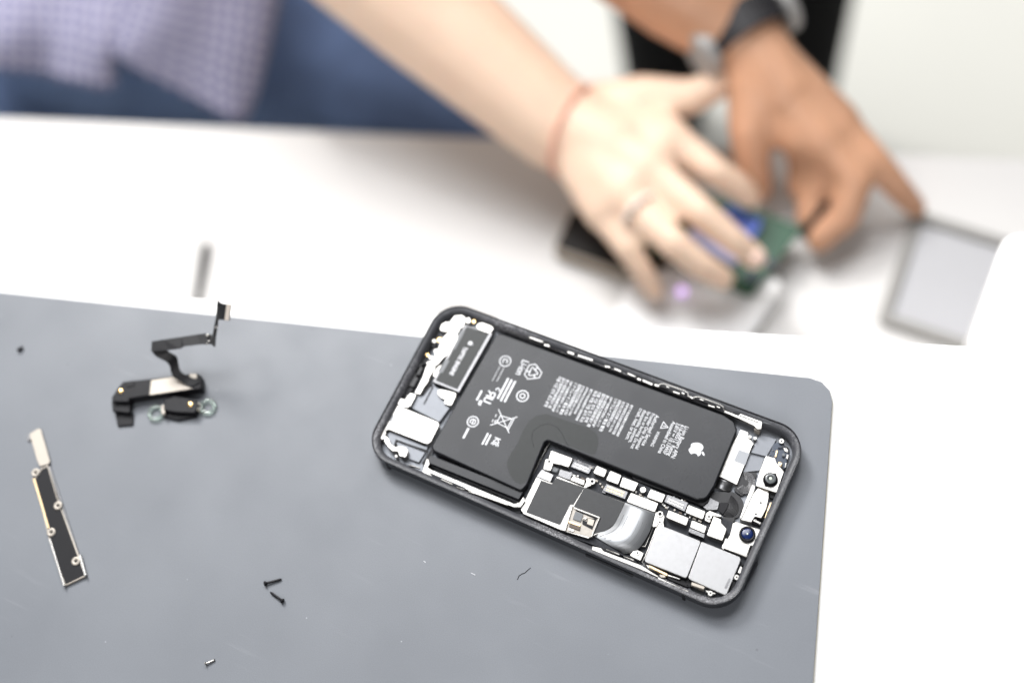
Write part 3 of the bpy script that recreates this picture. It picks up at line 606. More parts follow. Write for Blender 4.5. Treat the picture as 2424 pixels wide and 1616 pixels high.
# ---- big silver shields
sa = P('large_shield', [(36.87,-16.53),(39.02,-15.36),(43.48,-15.22),(51.89,-15.14),(52.49,-15.62),(53.02,-28.29),(52.63,-29.09),(38.07,-29.45),(37.5,-28.88),(36.83,-18.28)], 5.1, 'shield', r=.6, bev=.2)
sb = P('large_shield', [(52.49,-15.18),(53.55,-15.04),(66.36,-14.9),(67.07,-15.68),(67.29,-28.45),(66.74,-29.1),(61.38,-29.07),(54.61,-28.97),(53.34,-28.73)], 4.95, 'shield', r=.6, bev=.2)
plate('slot', [(65.77,-23.2),(66.52,-23.14),(66.53,-26.92),(65.69,-26.94)], 5.0, .12, 'steelgrey', sb, bev=.03, r=.3)
P('shield_lug', [(35.54,-14.77),(38.01,-13.68),(39.16,-15.71),(36.8,-17.03)], 4.7, 'bright', r=.4)
bm = bmesh.new(); tube(bm, [(36.61,-15.39,4.60),(36.64,-17.90,4.60),(37.21,-27.68,4.60),(37.04,-29.69,4.60),(39.08,-30.71,4.60)], .22, 6); link('shield_wall', bm, 'bright', ph, True)
for s in ([(38.16,-29.88),(40.14,-29.55),(46.65,-29.96),(51.2,-29.57),(50.96,-30.22),(45.97,-30.81),(39.66,-30.87)], [(55.41,-29.05),(56.39,-28.89),(59.49,-28.87),(59.76,-29.82),(56.24,-29.77)]): P('shield_foot', s, 4.2, 'bright', r=.2)
for s in ([(45.85,-30.6),(52.17,-29.43),(53.97,-29.98),(53.83,-30.86),(49.29,-31.25)], [(52.07,-29.2),(54.46,-28.68),(56.58,-29.37),(55.12,-30.83)]): P('edge_gasket', s, 3.4, 'black', r=.2)

# ---- top end (right in the photo)
P('battery_plate', [(48.86,28.73),(51.8,28.8),(52.61,26.78),(55.25,25.56),(55.02,24.14),(55.63,8.89),(48.61,9.45),(48.39,10.94),(48.1,20.73)], 3.4, 'bright', r=.3)
P('plate_label', [(51.22,21.31),(55.07,21.5),(55.36,16.83),(51.22,16.72)], 3.46, 'chip', th=.08, bev=.01, r=.1).data.materials[0] = mat('grey_label', (.30, .315, .34), .5)
P('charging_plate', [(55.69,29.83),(61.59,30.44),(60.8,23.06),(55.25,22.28)], 2.5, 'midplate', r=.2)
P('charging_plate', [(55.43,21.19),(60.4,21.73),(60.69,17.35),(55.52,14.39)], 2.5, 'midplate', r=.2)
for s, r_ in (("E", .55),):
    for cen, rad in (([(58.14,10.55)][0], 3.2), ([(55.65,1.75)][0], 4.0)):
        pass
def coil(name, cen, rx, ry, rot, a0, a1, z, m, n=7):
    bm = bmesh.new()
    for k in range(n):
        f = 1-.105*k; pts = []
        for i in range(19):
            a = math.radians(a0+(a1-a0)*i/18); x, y = rx*f*math.cos(a), ry*f*math.sin(a)
            pts.append((cen[0]+x*math.cos(rot)-y*math.sin(rot), cen[1]+x*math.sin(rot)+y*math.cos(rot), z-.04*k))
        tube(bm, pts, .17, 6)
    return link(name, bm, m, ph, True)
P('coil_flex', [(55.18,13.92),(60.4,16.75),(60.15,11.46),(59.89,8.2),(58.36,6.1),(55.1,6.97),(55.42,9.41)], 2.6, 'flex', r=.8)
coil('coil_winding', [(57.95,11.02)][0], 3.1, 3.9, .25, -150, 120, 2.75, 'steelgrey', 7)
P('coil_flex', [(48.52,3.58),(55.06,6.42),(57.9,5.94),(59.91,4.25),(60.57,1.99),(60.28,-1.81),(55.42,-2.81),(53.41,-1.14),(48.43,1.24)], 2.5, 'flex', r=1.0)
coil('coil_winding', [(54.85,1.13)][0], 4.6, 3.6, -.5, -60, 110, 2.65, 'flex', 7)
fa = [(48.57,8.89,3.30),(48.63,7.16,3.00),(48.40,5.13,2.80)]; fb = [(54.35,9.09,3.30),(54.12,7.39,3.00),(54.02,5.71,2.80)]
bm = bmesh.new(); ribbon_strip(bm, subdiv_line(fa), subdiv_line(fb), .1); link('short_flex', bm, 'steelgrey', ph, True)
P('short_flex', [(48.75,1.11),(52.49,0.75),(52.93,-1.9),(49.61,-3.49),(47.6,-2.81)], 3.2, 'steelgrey', r=.4)
P('mid_flex', [(52.56,0.89),(55.48,2.17),(55.6,-0.05),(55.15,-2.8),(53.21,-1.95)], 2.9, 'black', r=.4)
P('connector_flex', [(55.29,-3.47),(59.52,-1.9),(59.53,-3.86),(58.98,-6.35),(58.09,-6.74),(56.17,-5.9)], 2.9, 'flex', r=.4)
P('sensor_board', [(61.33,28.32),(63.68,29.76),(67.63,27.08),(68.29,20.7),(65.36,20.15),(64.44,22.8),(61.61,23.61)], 3.4, 'navy', r=.4)
for s, m, z in (([(64.7,27.79),(66.44,28.39),(67.35,26.74),(65.91,26.71)], 'bright', 3.9), ([(63.16,26),(63.72,26.25),(64.09,23.64),(63.59,23.57)], 'gold2', 3.8), ([(65.51,22.34),(66.83,22.33),(66.82,21.03),(65.77,21.01)], 'gold2', 4.2), ([(67.74,22.68),(68.31,23.22),(68.54,21.3),(68.17,20.57)], 'bright', 4.3),
                ([(65.6,25.78),(66.48,25.87),(66.65,24.78),(65.76,24.69)], 'chip', 4.4), ([(67,25.93),(67.79,26.27),(68.23,24.14),(67.36,24.34)], 'bright', 4.1), ([(65.53,20.99),(67.84,21.12),(67.78,19.94),(65.19,19.84)], 'black', 4.0), ([(61.93,25.77),(62.38,25.96),(62.47,25.41),(62.03,25.31)], 'bright', 3.8)):
    P('sensor_component', s, z, m, r=.12, bev=.08)
bm = bmesh.new(); tube(bm, subdiv_line([(63.38,27.12,3.80),(64.29,27.47,3.90),(65.48,28.47,4.10),(67.01,27.88,4.30),(67.71,26.44,4.30)]), .2, 6); link('sensor_wire', bm, 'flex', ph, True)
c1 = P('front_camera', [(60.99,22.38),(64,22.75),(65.16,21.28),(68.63,19.32),(69.12,11.12),(61.75,10.62),(61.04,15.32),(60.83,21.44)], 5.0, 'white', r=.3, bev=.15)
c1.data.materials[0] = M['bright']
def lens(cx, cy, z, R_, kind, par):
    bm = bmesh.new()
    if kind == 'barrel':
        lathe(bm, cx, cy, [(R_, z-.4), (R_, z+.35), (R_*.95, z+.6), (R_*.86, z+.75), (R_*.8, z+1.5), (R_*.72, z+1.6), (R_*.40, z+1.45), (.05, z+1.42)]); o = link('lens_barrel', bm, 'black', par, True)
        bm = bmesh.new(); lathe(bm, cx, cy, [(R_*.74, z+1.55), (R_*.72, z+1.63), (R_*.42, z+1.53), (.03, z+1.52)]); link('lens_face', bm, 'lensgrey', o, True)
        bm = bmesh.new(); lathe(bm, cx, cy, [(R_*.23, z+1.50), (R_*.2, z+1.58), (.03, z+1.6)]); link('lens_glass', bm, 'glint', o, True)  # pale disc, the lens glint put in as colour
        for a in (75, 255):
            x, y = cx+R_*math.cos(math.radians(a)), cy+R_*math.sin(math.radians(a))
            bm = bmesh.new(); prism(bm, [(x-.5, y-.35), (x+.5, y-.35), (x+.5, y+.35), (x-.5, y+.35)], z-.2, z+.2, .05, .1); link('lens_tab', bm, 'black', o)
    else:
        lathe(bm, cx, cy, [(R_, z-.4), (R_, z+.9), (R_*.96, z+1.1), (R_*.80, z+1.15), (R_*.70, z+.8), (R_*.55, z+.45)]); o = link('lens_barrel', bm, 'black', par, True)
        bm = bmesh.new(); lathe(bm, cx, cy, [(R_*.76, z+.85), (R_*.6, z+1.0), (R_*.35, z+1.12), (.05, z+1.17)]); link('lens_glass', bm, 'lensblue', o, True)
        bm = bmesh.new(); lathe(bm, cx+.05, cy-.05, [(R_*.12, z+1.16), (R_*.09, z+1.19), (.02, z+1.2)], 14); link('painted_glint', bm, 'glint', o, True)
cc = [(65.5,14.62)][0]; lens(cc[0], cc[1], 5.0, 2.55, 'barrel', c1)
c2 = P('infrared_camera', [(60.55,-3.84),(69.12,-3.2),(69.63,-9.61),(68.18,-9.7),(68.62,-14.12),(60.18,-14.34),(60.29,-11.47),(60.3,-8.97),(59.61,-4.87)], 4.8, 'bright', r=.35, bev=.15)
cc = [(65.64,-6.68)][0]; lens(cc[0], cc[1], 4.8, 2.75, 'eye', c2)
pj = P('dot_projector', [(63.02,-9.89),(68.12,-9.57),(68.36,-13.99),(63.28,-14.19)], 4.9, 'bright', r=.2, bev=.08)
plate('projector_window', [(63.62,-10.22),(67.39,-9.94),(67.52,-13.45),(63.8,-13.56)], 4.96, .1, 'beige', pj, bev=.03, r=.2)
P('camera_lug', [(59.19,-10.7),(60.3,-10.21),(60.73,-12.52),(60.4,-14.87),(59.35,-14.23)], 4.4, 'bright', r=.25)
ms = P('camera_bracket', [(62.74,10.46),(66.76,10.21),(67.51,8.13),(68.14,4.46),(67.83,0.68),(65.63,0.33),(65.3,-2.06),(61.39,-2.7),(61.24,5.4)], 4.7, 'bright', r=.3, bev=.12)
for x, y in [(65.55,5.72),(65.56,1.36)]:
    bm = bmesh.new(); lathe(bm, x, y, [(.36, 4.66), (.36, 4.725)], 16); link('hole', bm, 'black', ms)
P('bracket_step', [(60.42,10.66),(61.73,10.66),(62.07,8.52),(61.88,-2),(61.1,-2.63),(60.57,4.46)], 4.9, 'bright', r=.2)
P('bracket_step', [(62.64,11.08),(66.15,11.47),(66.59,10.38),(62.48,10.16)], 4.1, 'cream', r=.2)
P('bracket_gap', [(66.57,11.15),(68.75,11.25),(68.87,9.31),(67.34,9.21)], 3.2, 'black', r=.2)
P('bracket_gap', [(67.28,3.45),(68.49,3.7),(68.21,0.49),(66.47,0.28)], 3.4, 'black', r=.2)
P('bracket_gap', [(64.65,0.26),(68.2,-0.15),(68.23,-1.54),(65.2,-1.75)], 3.6, 'black', r=.2)
for s in ([(65.4,-0.34),(68.08,-0.56),(67.99,-1.3),(65.4,-1.32)], [(65.85,-0.18),(66.66,-0.25),(66.72,-1.06),(65.96,-1.11)], [(67.25,-0.44),(68.33,-0.53),(68.33,-1.51),(67.52,-1.44)]): P('flash_contact', s, 4.3, 'bright', th=.9, r=.12)
P('side_clip', [(68.35,6.56),(68.74,7.86),(69.04,5.45),(68.83,3.39),(69.15,1.29),(68.7,1.1)], 4.6, 'gold2', th=1.2, r=.15)
screw_at([(52.94,27.14),(54.78,27.34)], 3.9, .62)
screw_at([(63.6,29.73)], 4.4, .95)
screw_at([(67.95,-21.73),(62.12,-30.35)], 4.5, .95)
P('side_pad', [(67.46,-17.57),(68.48,-17.53),(68.76,-20.13),(67.49,-20.15)], 4.2, 'bright', r=.3)
P('side_pad', [(67.55,-16.51),(68.36,-16.29),(68.4,-17.01),(67.68,-17.14)], 4.0, 'black', r=.3)
P('side_pad', [(59.95,-29.96),(61.58,-29.55),(64.09,-29.38),(63.6,-30.05),(60.73,-30.6)], 4.2, 'bright', r=.3)
P('side_pad', [(57.58,-29.58),(59.57,-29.37),(59.75,-30.1),(57.61,-30.24)], 4.2, 'cream', r=.2)
P('edge_gasket', [(67.28,-23.1),(68.23,-23.22),(68.61,-26.02),(67.62,-26.73)], 3.8, 'black', r=.2)

# ---- metal pieces along the far long rim
for s in ([(-35.48,31.69),(-29.85,31.96),(-29.58,31.19),(-35.21,30.92)], [(-29.38,31.15),(-26.72,31.38),(-26.51,30.44),(-28.84,30.34)], [(-20.03,31.81),(-17.02,31.94),(-16.82,31),(-19.63,30.95)], [(-16.08,31.93),(-9.7,32.35),(-9.47,31.43),(-15.48,31.16)], [(-5.4,31.62),(-3.1,32.18),(-2.13,31.58),(-4.43,31.02)], [(-1.51,32.24),(1.52,32.2),(1.82,31.32),(-1.16,31.48)], [(3.72,32.42),(7.24,32.25),(7.33,31.54),(4.1,31.58)],
          [(7.87,31.87),(9.53,31.96),(9.78,30.97),(8.13,30.98)], [(9.63,32.05),(14.02,31.91),(14.23,30.91),(10.27,31.13)], [(14.6,32.15),(16.58,32.29),(16.56,31.3),(14.81,31.15)], [(18.55,32.98),(20.12,33),(20.26,32.36),(18.74,32.32)], [(21.62,32.14),(24.45,32.35),(24.59,31.52),(21.94,31.39)], [(24.43,32.94),(26.01,32.91),(26.14,32.08),(24.84,32.17)],
          [(31.55,33.04),(33.28,33.14),(33.38,32.5),(31.73,32.39)], [(35.06,32.09),(37.85,32.3),(37.92,31.59),(35.36,31.38)], [(37.94,32.82),(39.63,32.81),(39.72,32.16),(38.24,32.12)], [(26.85,32.53),(29.94,32.61),(29.85,31.78),(27.37,31.82)]):
    P('rim_contact', s, 6.0, 'bright', th=2.0, r=.15, bev=.1)
for s in ("1130,600,6.1 1140,575,6.1 1175,570,6.1 1340,628,6.1 1370,650,6.1 1375,675,6.1 1400,690,6.1", "1410,695,6.1 1430,682,6.1 1470,680,6.1 1640,745,6.1 1670,765,6.1 1680,795,6.1"): pass
bm = bmesh.new(); tube(bm, [(16.46,31.33,6.05),(16.56,32.56,6.05),(17.75,33.26,6.05),(25.51,33.57,6.05),(26.93,33.18,6.05),(27.65,32.11,6.05),(29.18,31.77,6.05),(29.69,32.68,6.05),(31.17,33.40,6.05),(38.88,33.54,6.05),(40.35,33.19,6.05),(41.28,32.02,6.05)], .22, 6); link('button_flex', bm, 'bright', ph, True)
for s in ([(16.84,32.7),(26.12,33.15),(27.14,32.35),(16.82,31.7)], [(30.25,32.93),(38.93,33.43),(40.39,32.58),(30.14,32.14)], [(-29.16,32.43),(-28.06,32.63),(-27.49,31.94),(-29.69,31.54)], [(-5.13,32.49),(-3.95,32.98),(-3.37,32.22),(-5.03,31.77)], [(7.27,32.66),(8.72,33.02),(9.34,32.13),(7.65,31.82)], [(45.16,34.37),(46.82,34.59),(46.95,33.19),(45.21,33.17)]): P('rim_gap', s, 5.98, 'black', th=1.5, r=.15, bev=.05)
P('rim_bracket', [(41.08,32.3),(46.44,32.3),(47.15,33.76),(54.76,34.58),(55.82,30.62),(54.45,29.94),(52.74,30.74),(46.87,31.23),(41.34,31.44)], 5.8, 'bright', th=2.2, r=.2, bev=.1)
bm = bmesh.new(); tube(bm, [(46.83,32.40,5.95),(50.75,32.42,5.95),(54.39,32.58,5.95)], .1, 6); link('bracket_slot', bm, 'black', ph)
bm = bmesh.new(); x, y = [(53.64,34.11)][0]; lathe(bm, x, y, [(.5, 5.75), (.5, 5.83)], 16); link('bracket_hole', bm, 'black', ph)
P('bracket_foot', [(53.2,31.23),(55.38,31.12),(55.38,29.79),(53.31,29.94)], 4.6, 'cream', r=.25)
P('rim_recess', [(55.28,34.14),(58.57,34.58),(58.68,33.43),(55.5,33.03)], 6.02, 'chip', th=.5, r=.2, bev=.05)
bm = bmesh.new(); tube(bm, [(-35.22,30.01,5.40),(-7.43,31.38,5.40),(15.36,31.92,5.40),(39.50,32.06,5.40)], .16, 6); link('inner_rail', bm, 'steelgrey', ph, True)
# ---- near long rim: bright strips and textured rail
P('near_rail', [(-48.85,-24.95),(-46.68,-27.38),(-46.63,-28.86),(-44.99,-29.16),(-12.08,-28.7),(-10.65,-27.42),(-10.45,-24.57),(-9.01,-26.22),(-9.43,-28.93),(-11.78,-29.96),(-45.2,-31.58),(-47.79,-31.37)], 5.2, 'bright', r=.4, bev=.15)
P('near_rail_gap', [(-45.81,-30.39),(-44.18,-30.35),(-30.46,-30.36),(-30.42,-31.07),(-41.92,-31.53),(-43.35,-31.32)], 5.5, 'pcb', th=.6, r=.3)
for s in ([(-40.25,-30.81),(-35.27,-30.96),(-35.33,-31.48),(-40.13,-31.35)], [(-33.8,-31.31),(-30.4,-30.99),(-30.45,-31.5),(-33.59,-31.71)], [(-29.33,-31.1),(-26.09,-30.5),(-13.65,-29.81),(-13.65,-30.46),(-25.75,-31.18),(-28.8,-31.52)], [(-53.43,-30.67),(-49.01,-30.26),(-49,-30.59),(-53.22,-31.08)]): P('rail_contact', s, 5.9, 'bright', th=1.5, r=.2)
P('near_strip', [(19.46,-31.83),(22.56,-31.22),(23.69,-31.87),(37.59,-31.24),(44.19,-32.4),(44.72,-33.09),(55.66,-32.94),(55.41,-33.49),(37.61,-32.77),(19.78,-33.25)], 6.15, 'bright', th=2.4, r=.2, bev=.12)
for s in ([(24.01,-30.77),(29.27,-30.53),(29.19,-31.08),(24.35,-31.14)], [(23.85,-31.89),(26.28,-31.68),(26.17,-32.18),(24.19,-32.26)], [(30.44,-30.53),(34.56,-30.43),(34.48,-30.99),(30.8,-30.96)], [(31.85,-31.81),(33.71,-31.5),(33.6,-31.99),(32.18,-32.18)]): P('strip_contact', s, 6.05, 'bright', th=1.5, r=.2)
for s in ([(22.64,-31.48),(23.91,-30.57),(29.52,-30.35),(29.56,-31.2),(23.81,-31.83)], [(33.48,-31.01),(35.28,-30.56),(35.79,-31.71),(34.27,-32.04)], [(46.85,-31.42),(54.52,-31.06),(54.55,-31.89),(47.77,-32.03)], [(53.7,-30.68),(55.25,-30.5),(55.4,-31.62),(54.13,-31.68)]): P('strip_gap', s, 5.95, 'black', th=1.6, r=.2)
P('strip_tab', [(44.06,-31.77),(46.11,-31.2),(46.69,-31.79),(45.01,-32.44)], 5.95, 'cream', th=1.6, r=.2)
P('strip_tab', [(55.19,-29.58),(59.77,-29.33),(59.69,-30.27),(55.31,-30.64)], 5.6, 'cream', th=1.6, r=.2)
P('strip_tab', [(39.58,-29.86),(46.63,-30.16),(46.66,-31),(39.9,-30.58)], 5.2, 'gold2', th=1.6, r=.2)

# ================================================================ loose parts on the mat
ep = thing('earpiece_speaker', 'black earpiece speaker with a folded flex cable standing up from it', 'phone part', (-160, -29, 0))
plate('speaker_body', [(-171.5,-48.5),(-171.11,-44.73),(-161.79,-39.44),(-146.24,-30.35),(-144.34,-30.28),(-140.88,-35.15),(-143.91,-36.85),(-158.23,-45.3),(-165.13,-49.82),(-164.03,-50.82),(-170.11,-53.27),(-171.54,-52.11)], 4.6, 4.5, 'black', ep, bev=.35, r=.7)
plate('speaker_foot', [(-172.03,-52.57),(-165.03,-49.81),(-162.4,-54.16),(-169.18,-56.2)], 2.9, 2.8, 'black', ep, bev=.25, r=.5)
plate('speaker_foot', [(-168.77,-56.31),(-162.27,-53.13),(-159.77,-57.3),(-165.1,-60.2)], .9, .85, 'black', ep, bev=.2, r=.5)
plate('speaker_plate', [(-160.95,-39.86),(-153.9,-35.33),(-143.95,-36.37),(-158.21,-45.26)], 4.72, .2, 'cream', ep, bev=.05, r=.2)
plate('speaker_port', [(-170.23,-44.51),(-167.11,-42.55),(-165.74,-44.31),(-168.24,-46.21)], 4.9, .5, 'black', ep, bev=.2, r=.4)
plate('corner_clip', [(-148.38,-31.91),(-145.92,-30.67),(-144.53,-32.2),(-147.2,-33.11)], 4.9, .5, 'cream', ep, bev=.1, r=.3)
for (x, y), z in (([(-169.73,-48.36)][0], 4.8), ([(-142.09,-42.1)][0], 3.6)):
    bm = bmesh.new(); lathe(bm, x, y, [(1.05, z-.3), (1.0, z), (.8, z+.12), (.05, z+.15)]); link('gold_contact', bm, 'gold', ep, True)
plate('sensor_body', [(-152.88,-44.27),(-149.69,-41.45),(-141.13,-39.3),(-138.78,-41.01),(-138.66,-44.29),(-145.7,-47.07),(-150.63,-48.13)], 3.4, 3.3, 'black', ep, bev=.4, r=.7)
plate('sensor_body', [(-152.22,-47.78),(-139.56,-41.15),(-138.52,-44.88),(-144.58,-48.92),(-150.75,-50.09)], 1.3, 1.2, 'black', ep, bev=.3, r=.6)
plate('sensor_clip', [(-152.7,-46.52),(-151.37,-45.75),(-149.41,-49.3),(-150.64,-49.61)], 3.0, 2.6, 'cream', ep, bev=.2, r=.3)
plate('sensor_clip', [(-141.41,-40.48),(-139.44,-39.85),(-138.14,-42.64),(-139.66,-43.28)], 3.0, 2.6, 'cream', ep, bev=.2, r=.3)
def ring(cx, cy, z, R_, r_, m, par, name):
    bm = bmesh.new(); n, k = 28, 10; V = []
    for i in range(n):
        a = 2*math.pi*i/n
        V.append([bm.verts.new(Vector((cx+(R_+r_*math.cos(2*math.pi*j/k))*math.cos(a), cy+(R_+r_*math.cos(2*math.pi*j/k))*math.sin(a), z+r_*math.sin(2*math.pi*j/k)))*MM) for j in range(k)])
    for i in range(n):
        for j in range(k): bm.faces.new((V[i][j], V[(i+1) % n][j], V[(i+1) % n][(j+1) % k], V[i][(j+1) % k]))
    return link(name, bm, m, par, True)
for s in ([(-153.98,-49.79)][0], [(-136.6,-39.56)][0]): ring(s[0], s[1], 1.0, 2.55, .75, 'ring', ep, 'clear_ring')
# flex cable: lower bent leg, folded upper run, upright tail, connector head
la = subdiv_line([(-145.11,-36.45,4.90),(-148.66,-36.18,5.60),(-152.63,-35.69,7.20),(-154.39,-33.39,9.60),(-155.53,-32.72,11.50),(-159.28,-32.83,13.20),(-161.83,-31.89,14.50)], 3)
lb = subdiv_line([(-142.78,-32.94,4.90),(-147.29,-32.86,5.60),(-150.79,-32.80,7.20),(-152.97,-29.83,9.60),(-153.50,-29.12,11.50),(-156.02,-29.14,13.20),(-160.58,-27.90,14.50)], 3)
bm = bmesh.new(); ribbon_strip(bm, la, lb, .14); fx_ = link('flex_cable', bm, 'flex', ep)
la = [(-161.97,-31.94,14.80),(-162.90,-29.76,15.40),(-162.91,-28.80,15.60)]; lb = [(-158.73,-31.94,14.80),(-159.31,-29.96,15.40),(-160.57,-27.19,15.60)]
ua = [(-163.17,-28.73,15.50),(-159.17,-26.47,15.90),(-152.57,-22.86,16.60),(-147.58,-20.15,17.30),(-144.51,-18.63,17.80),(-141.56,-18.07,18.10)]
ub = [(-161.41,-32.27,14.90),(-155.00,-29.22,15.50),(-150.70,-27.11,16.20),(-149.76,-25.96,16.60),(-143.75,-22.90,17.30),(-139.33,-21.19,17.80)]
bm = bmesh.new(); ribbon_strip(bm, ua, ub, .14); link('flex_run', bm, 'flex', ep)
bm = bmesh.new(); ribbon_strip(bm, [(-140.11,-21.41,17.60),(-140.40,-18.91,19.00),(-140.45,-16.06,21.50),(-140.40,-13.50,23.80),(-141.14,-8.24,28.50)], [(-138.13,-21.79,17.00),(-139.06,-18.35,19.00),(-139.18,-15.53,21.50),(-139.33,-13.05,23.80),(-140.33,-8.33,28.20)], .14); link('flex_tail', bm, 'flex', ep)
bm = bmesh.new(); ribbon_strip(bm, [(-141.09,-8.33,28.40),(-139.99,-8.61,28.20),(-138.61,-8.60,28.00),(-137.36,-8.26,28.00),(-135.59,-7.61,28.00)], [(-139.84,-14.01,24.00),(-139.14,-13.59,24.00),(-137.57,-13.07,24.00),(-136.40,-12.80,24.00),(-134.93,-12.27,24.00)], .3); hd = link('connector_head', bm, 'flex', ep)
bm = bmesh.new(); ribbon_strip(bm, [(-137.19,-8.24,28.25),(-135.59,-7.75,28.25)], [(-136.75,-12.90,24.25),(-135.13,-12.41,24.25)], .3); link('connector_pad', bm, 'beige', hd)
for s, r_ in (("1172,512,18.3", .75), ("1185,575,18.0", .5), ("1264,425,21.8", .42), ("1165,600,17.8", .4)):
    p = [(-142.65,-19.13,18.30)][0] if s.startswith("1172") else [(-141.14,-20.87,18.00)][0] if s.startswith("1185") else [(-139.38,-15.98,21.80)][0] if s.startswith("1264") else [(-141.34,-22.03,17.80)][0]
    bm = bmesh.new(); bmesh.ops.create_icosphere(bm, subdivisions=2, radius=r_*MM, matrix=Matrix.Translation(Vector(p)*MM)); link('solder_joint', bm, 'bright', ep, True)

br = thing('metal_bracket', 'long black and silver metal bracket with four screw lugs', 'bracket', (-170, -75, 0))
plate('bracket_plate', [(-183.05,-86.46),(-181.25,-84.3),(-170.95,-93.19),(-150.02,-108.86),(-143.38,-114.11),(-148.57,-120.4),(-164.72,-107.91),(-183.07,-91.09)], 1.1, .9, 'cream', br, bev=.12, r=.3)
plate('black_face', [(-182.49,-86.62),(-181.08,-84.88),(-171.18,-93.33),(-150.58,-109.14),(-144.08,-114.17),(-148.6,-119.82),(-164.16,-107.7),(-182.38,-91.19)], 1.22, .15, 'mattblack', br, bev=.04, r=.2)
plate('tab', [(-195.28,-76.72),(-193.28,-73.5),(-192.22,-73.31),(-181.22,-82.82),(-181.22,-83.95),(-183.77,-86.08),(-186.14,-84.53),(-193.63,-78.11)], 1.35, .5, 'cream', br, bev=.12, r=.3)
plate('tab', [(-196.54,-77.74),(-195.02,-76.83),(-193.67,-78.35),(-194.55,-79.52)], .7, .6, 'steelgrey', br, bev=.12, r=.6)
plate('side_lip', [(-163.99,-108.36),(-163.54,-107.82),(-148.34,-120.21),(-148.61,-120.91)], 1.9, 1.5, 'bright', br, bev=.12, r=.1)
plate('side_lip', [(-149.96,-108.9),(-149.37,-108.35),(-143.11,-113.82),(-143.54,-114.44)], 1.9, 1.5, 'bright', br, bev=.12, r=.1)
plate('side_lip', [(-181.21,-84.51),(-180.3,-84.38),(-150.5,-108.38),(-150.86,-109.03)], .9, .7, 'steelgrey', br, bev=.1, r=.1)
plate('side_lip', [(-183.54,-91.21),(-182.76,-90.87),(-166.44,-104.64),(-166.89,-105.09)], 1.3, 1.1, 'gold2', br, bev=.1, r=.1)
for x, y in [(-183.75,-88.83),(-168.19,-96.17),(-164.69,-105.77),(-149.81,-111.08)]:
    bm = bmesh.new(); lathe(bm, x, y, [(1.62, 1.0), (1.62, 1.55), (1.5, 1.68), (.6, 1.68), (.52, 1.3)]); o = link('screw_lug', bm, 'cream', br, True)
    bm = bmesh.new(); lathe(bm, x, y, [(.5, 1.25), (.5, 1.36)], 14); link('hole', bm, 'black', o)

def loose_screw(head, tip, m, rh, rs, hl, label, tipped=True):
    h, t = Vector(head), Vector(tip); d = (t-h); Ln = d.length; d.normalize()
    z0 = rh*1.0
    sl = math.asin(min(.9, (rh-rs)/Ln))
    prof = [(0, .02), (0, rh*.8), (.15, rh), (hl*.6, rh), (hl, rs*1.15), (hl*1.3, rs)]
    n = 9
    for k in range(n): x = hl*1.4+(Ln-hl*1.4-(.8 if tipped else .2))*k/(n-1); prof.append((x, rs*(1.0 if k % 2 else .86)))
    prof += [(Ln-.25, rs*(.55 if tipped else .9)), (Ln, .03 if not tipped else .12)]
    pts = [Vector((h.x+d.x*x, h.y+d.y*x, z0-math.tan(sl)*x)) for x, r in prof]
    bm = bmesh.new(); rings = []
    s = Vector((-d.y, d.x, 0)); u = Vector((0, 0, 1))
    for p, (x, r) in zip(pts, prof): rings.append([tuple(p+(s*math.cos(2*math.pi*k/14)+u*math.sin(2*math.pi*k/14))*r) for k in range(14)])
    loops(bm, rings); o = link('loose_screw', bm, m, None, True)
    o.location = Vector((0, 0, 0)); return tag(o, label, 'screw', 'loose screws on the grey mat')
a, b = [(-81.64,-89.76),(-76.84,-85.58)]; loose_screw(a, b, 'black', .92, .45, .9, 'black screw with its head to the left, upper of the black pair')
a, b = [(-72.14,-92.4),(-78.4,-91.36)]; loose_screw(a, b, 'black', .85, .45, .9, 'black pointed screw slanting down right, lower of the black pair')
a, b = [(-86.33,-122.86),(-83.98,-120.04)]; loose_screw(a, b, 'bright', .82, .36, .35, 'short silver screw lying near the bottom edge of the mat', False)
a, b = [(-220.73,-49.24),(-219.49,-47.14)]; loose_screw(a, b, 'black', .8, .7, .6, 'tiny black screw above the metal bracket, far from the others', False)

# ================================================================ things on the far desk
pa, pb = (-332.9,114.9,-258.0), (-318.3,80.0,-258.0)
bm = bmesh.new(); A_, B_ = Vector(pa), Vector(pb); D_ = (B_-A_)
tube(bm, [A_-D_*.06, A_, A_+D_*.2, A_+D_*.8, A_+D_*1.5, A_+D_*1.9], [1.4, 2.9, 3.1, 2.4, 1.5, .5], 12)
tag(link('steel_tool', bm, 'pen', None, True), 'slim dark pointed steel tool lying on the desk behind the bench edge', 'tool')

cs = tag(plate('white_casing', [(-80.4,185.6,-245.0)[:2], (-49.3,213.6,-245.0)[:2], (3.0,219.7,-245.0)[:2], (-3.4,180.0,-245.0)[:2], (-7.7,139.5,-245.0)[:2], (-73.6,134.7,-245.0)[:2]], -246, 14, 'whitebox', bev=1.5, r=6),
         'flat white casing under the fingers, its rounded right edge in shadow', 'casing')
gb = thing('circuit_board', 'green circuit board with blue parts held down by the fair hand', 'circuit board', (-33.7,227.3,-242.0))
plate('board', [W3(p, -241.0)[:2] for p in ()] or [(-81.7,207.3,-241.0)[:2], (-66.5,254.4,-241.0)[:2], (-0.1,251.9,-241.0)[:2], (-11.3,199.5,-241.0)[:2]], -241, 2.0, 'pcbgreen', gb, bev=.2, r=2)
plate('blue_module', [(-46.4,232.3,-236.0)[:2], (-44.3,247.8,-236.0)[:2], (-22.0,245.2,-236.0)[:2], (-22.9,231.6,-236.0)[:2]], -236, 5, 'blue', gb, bev=.5, r=2)
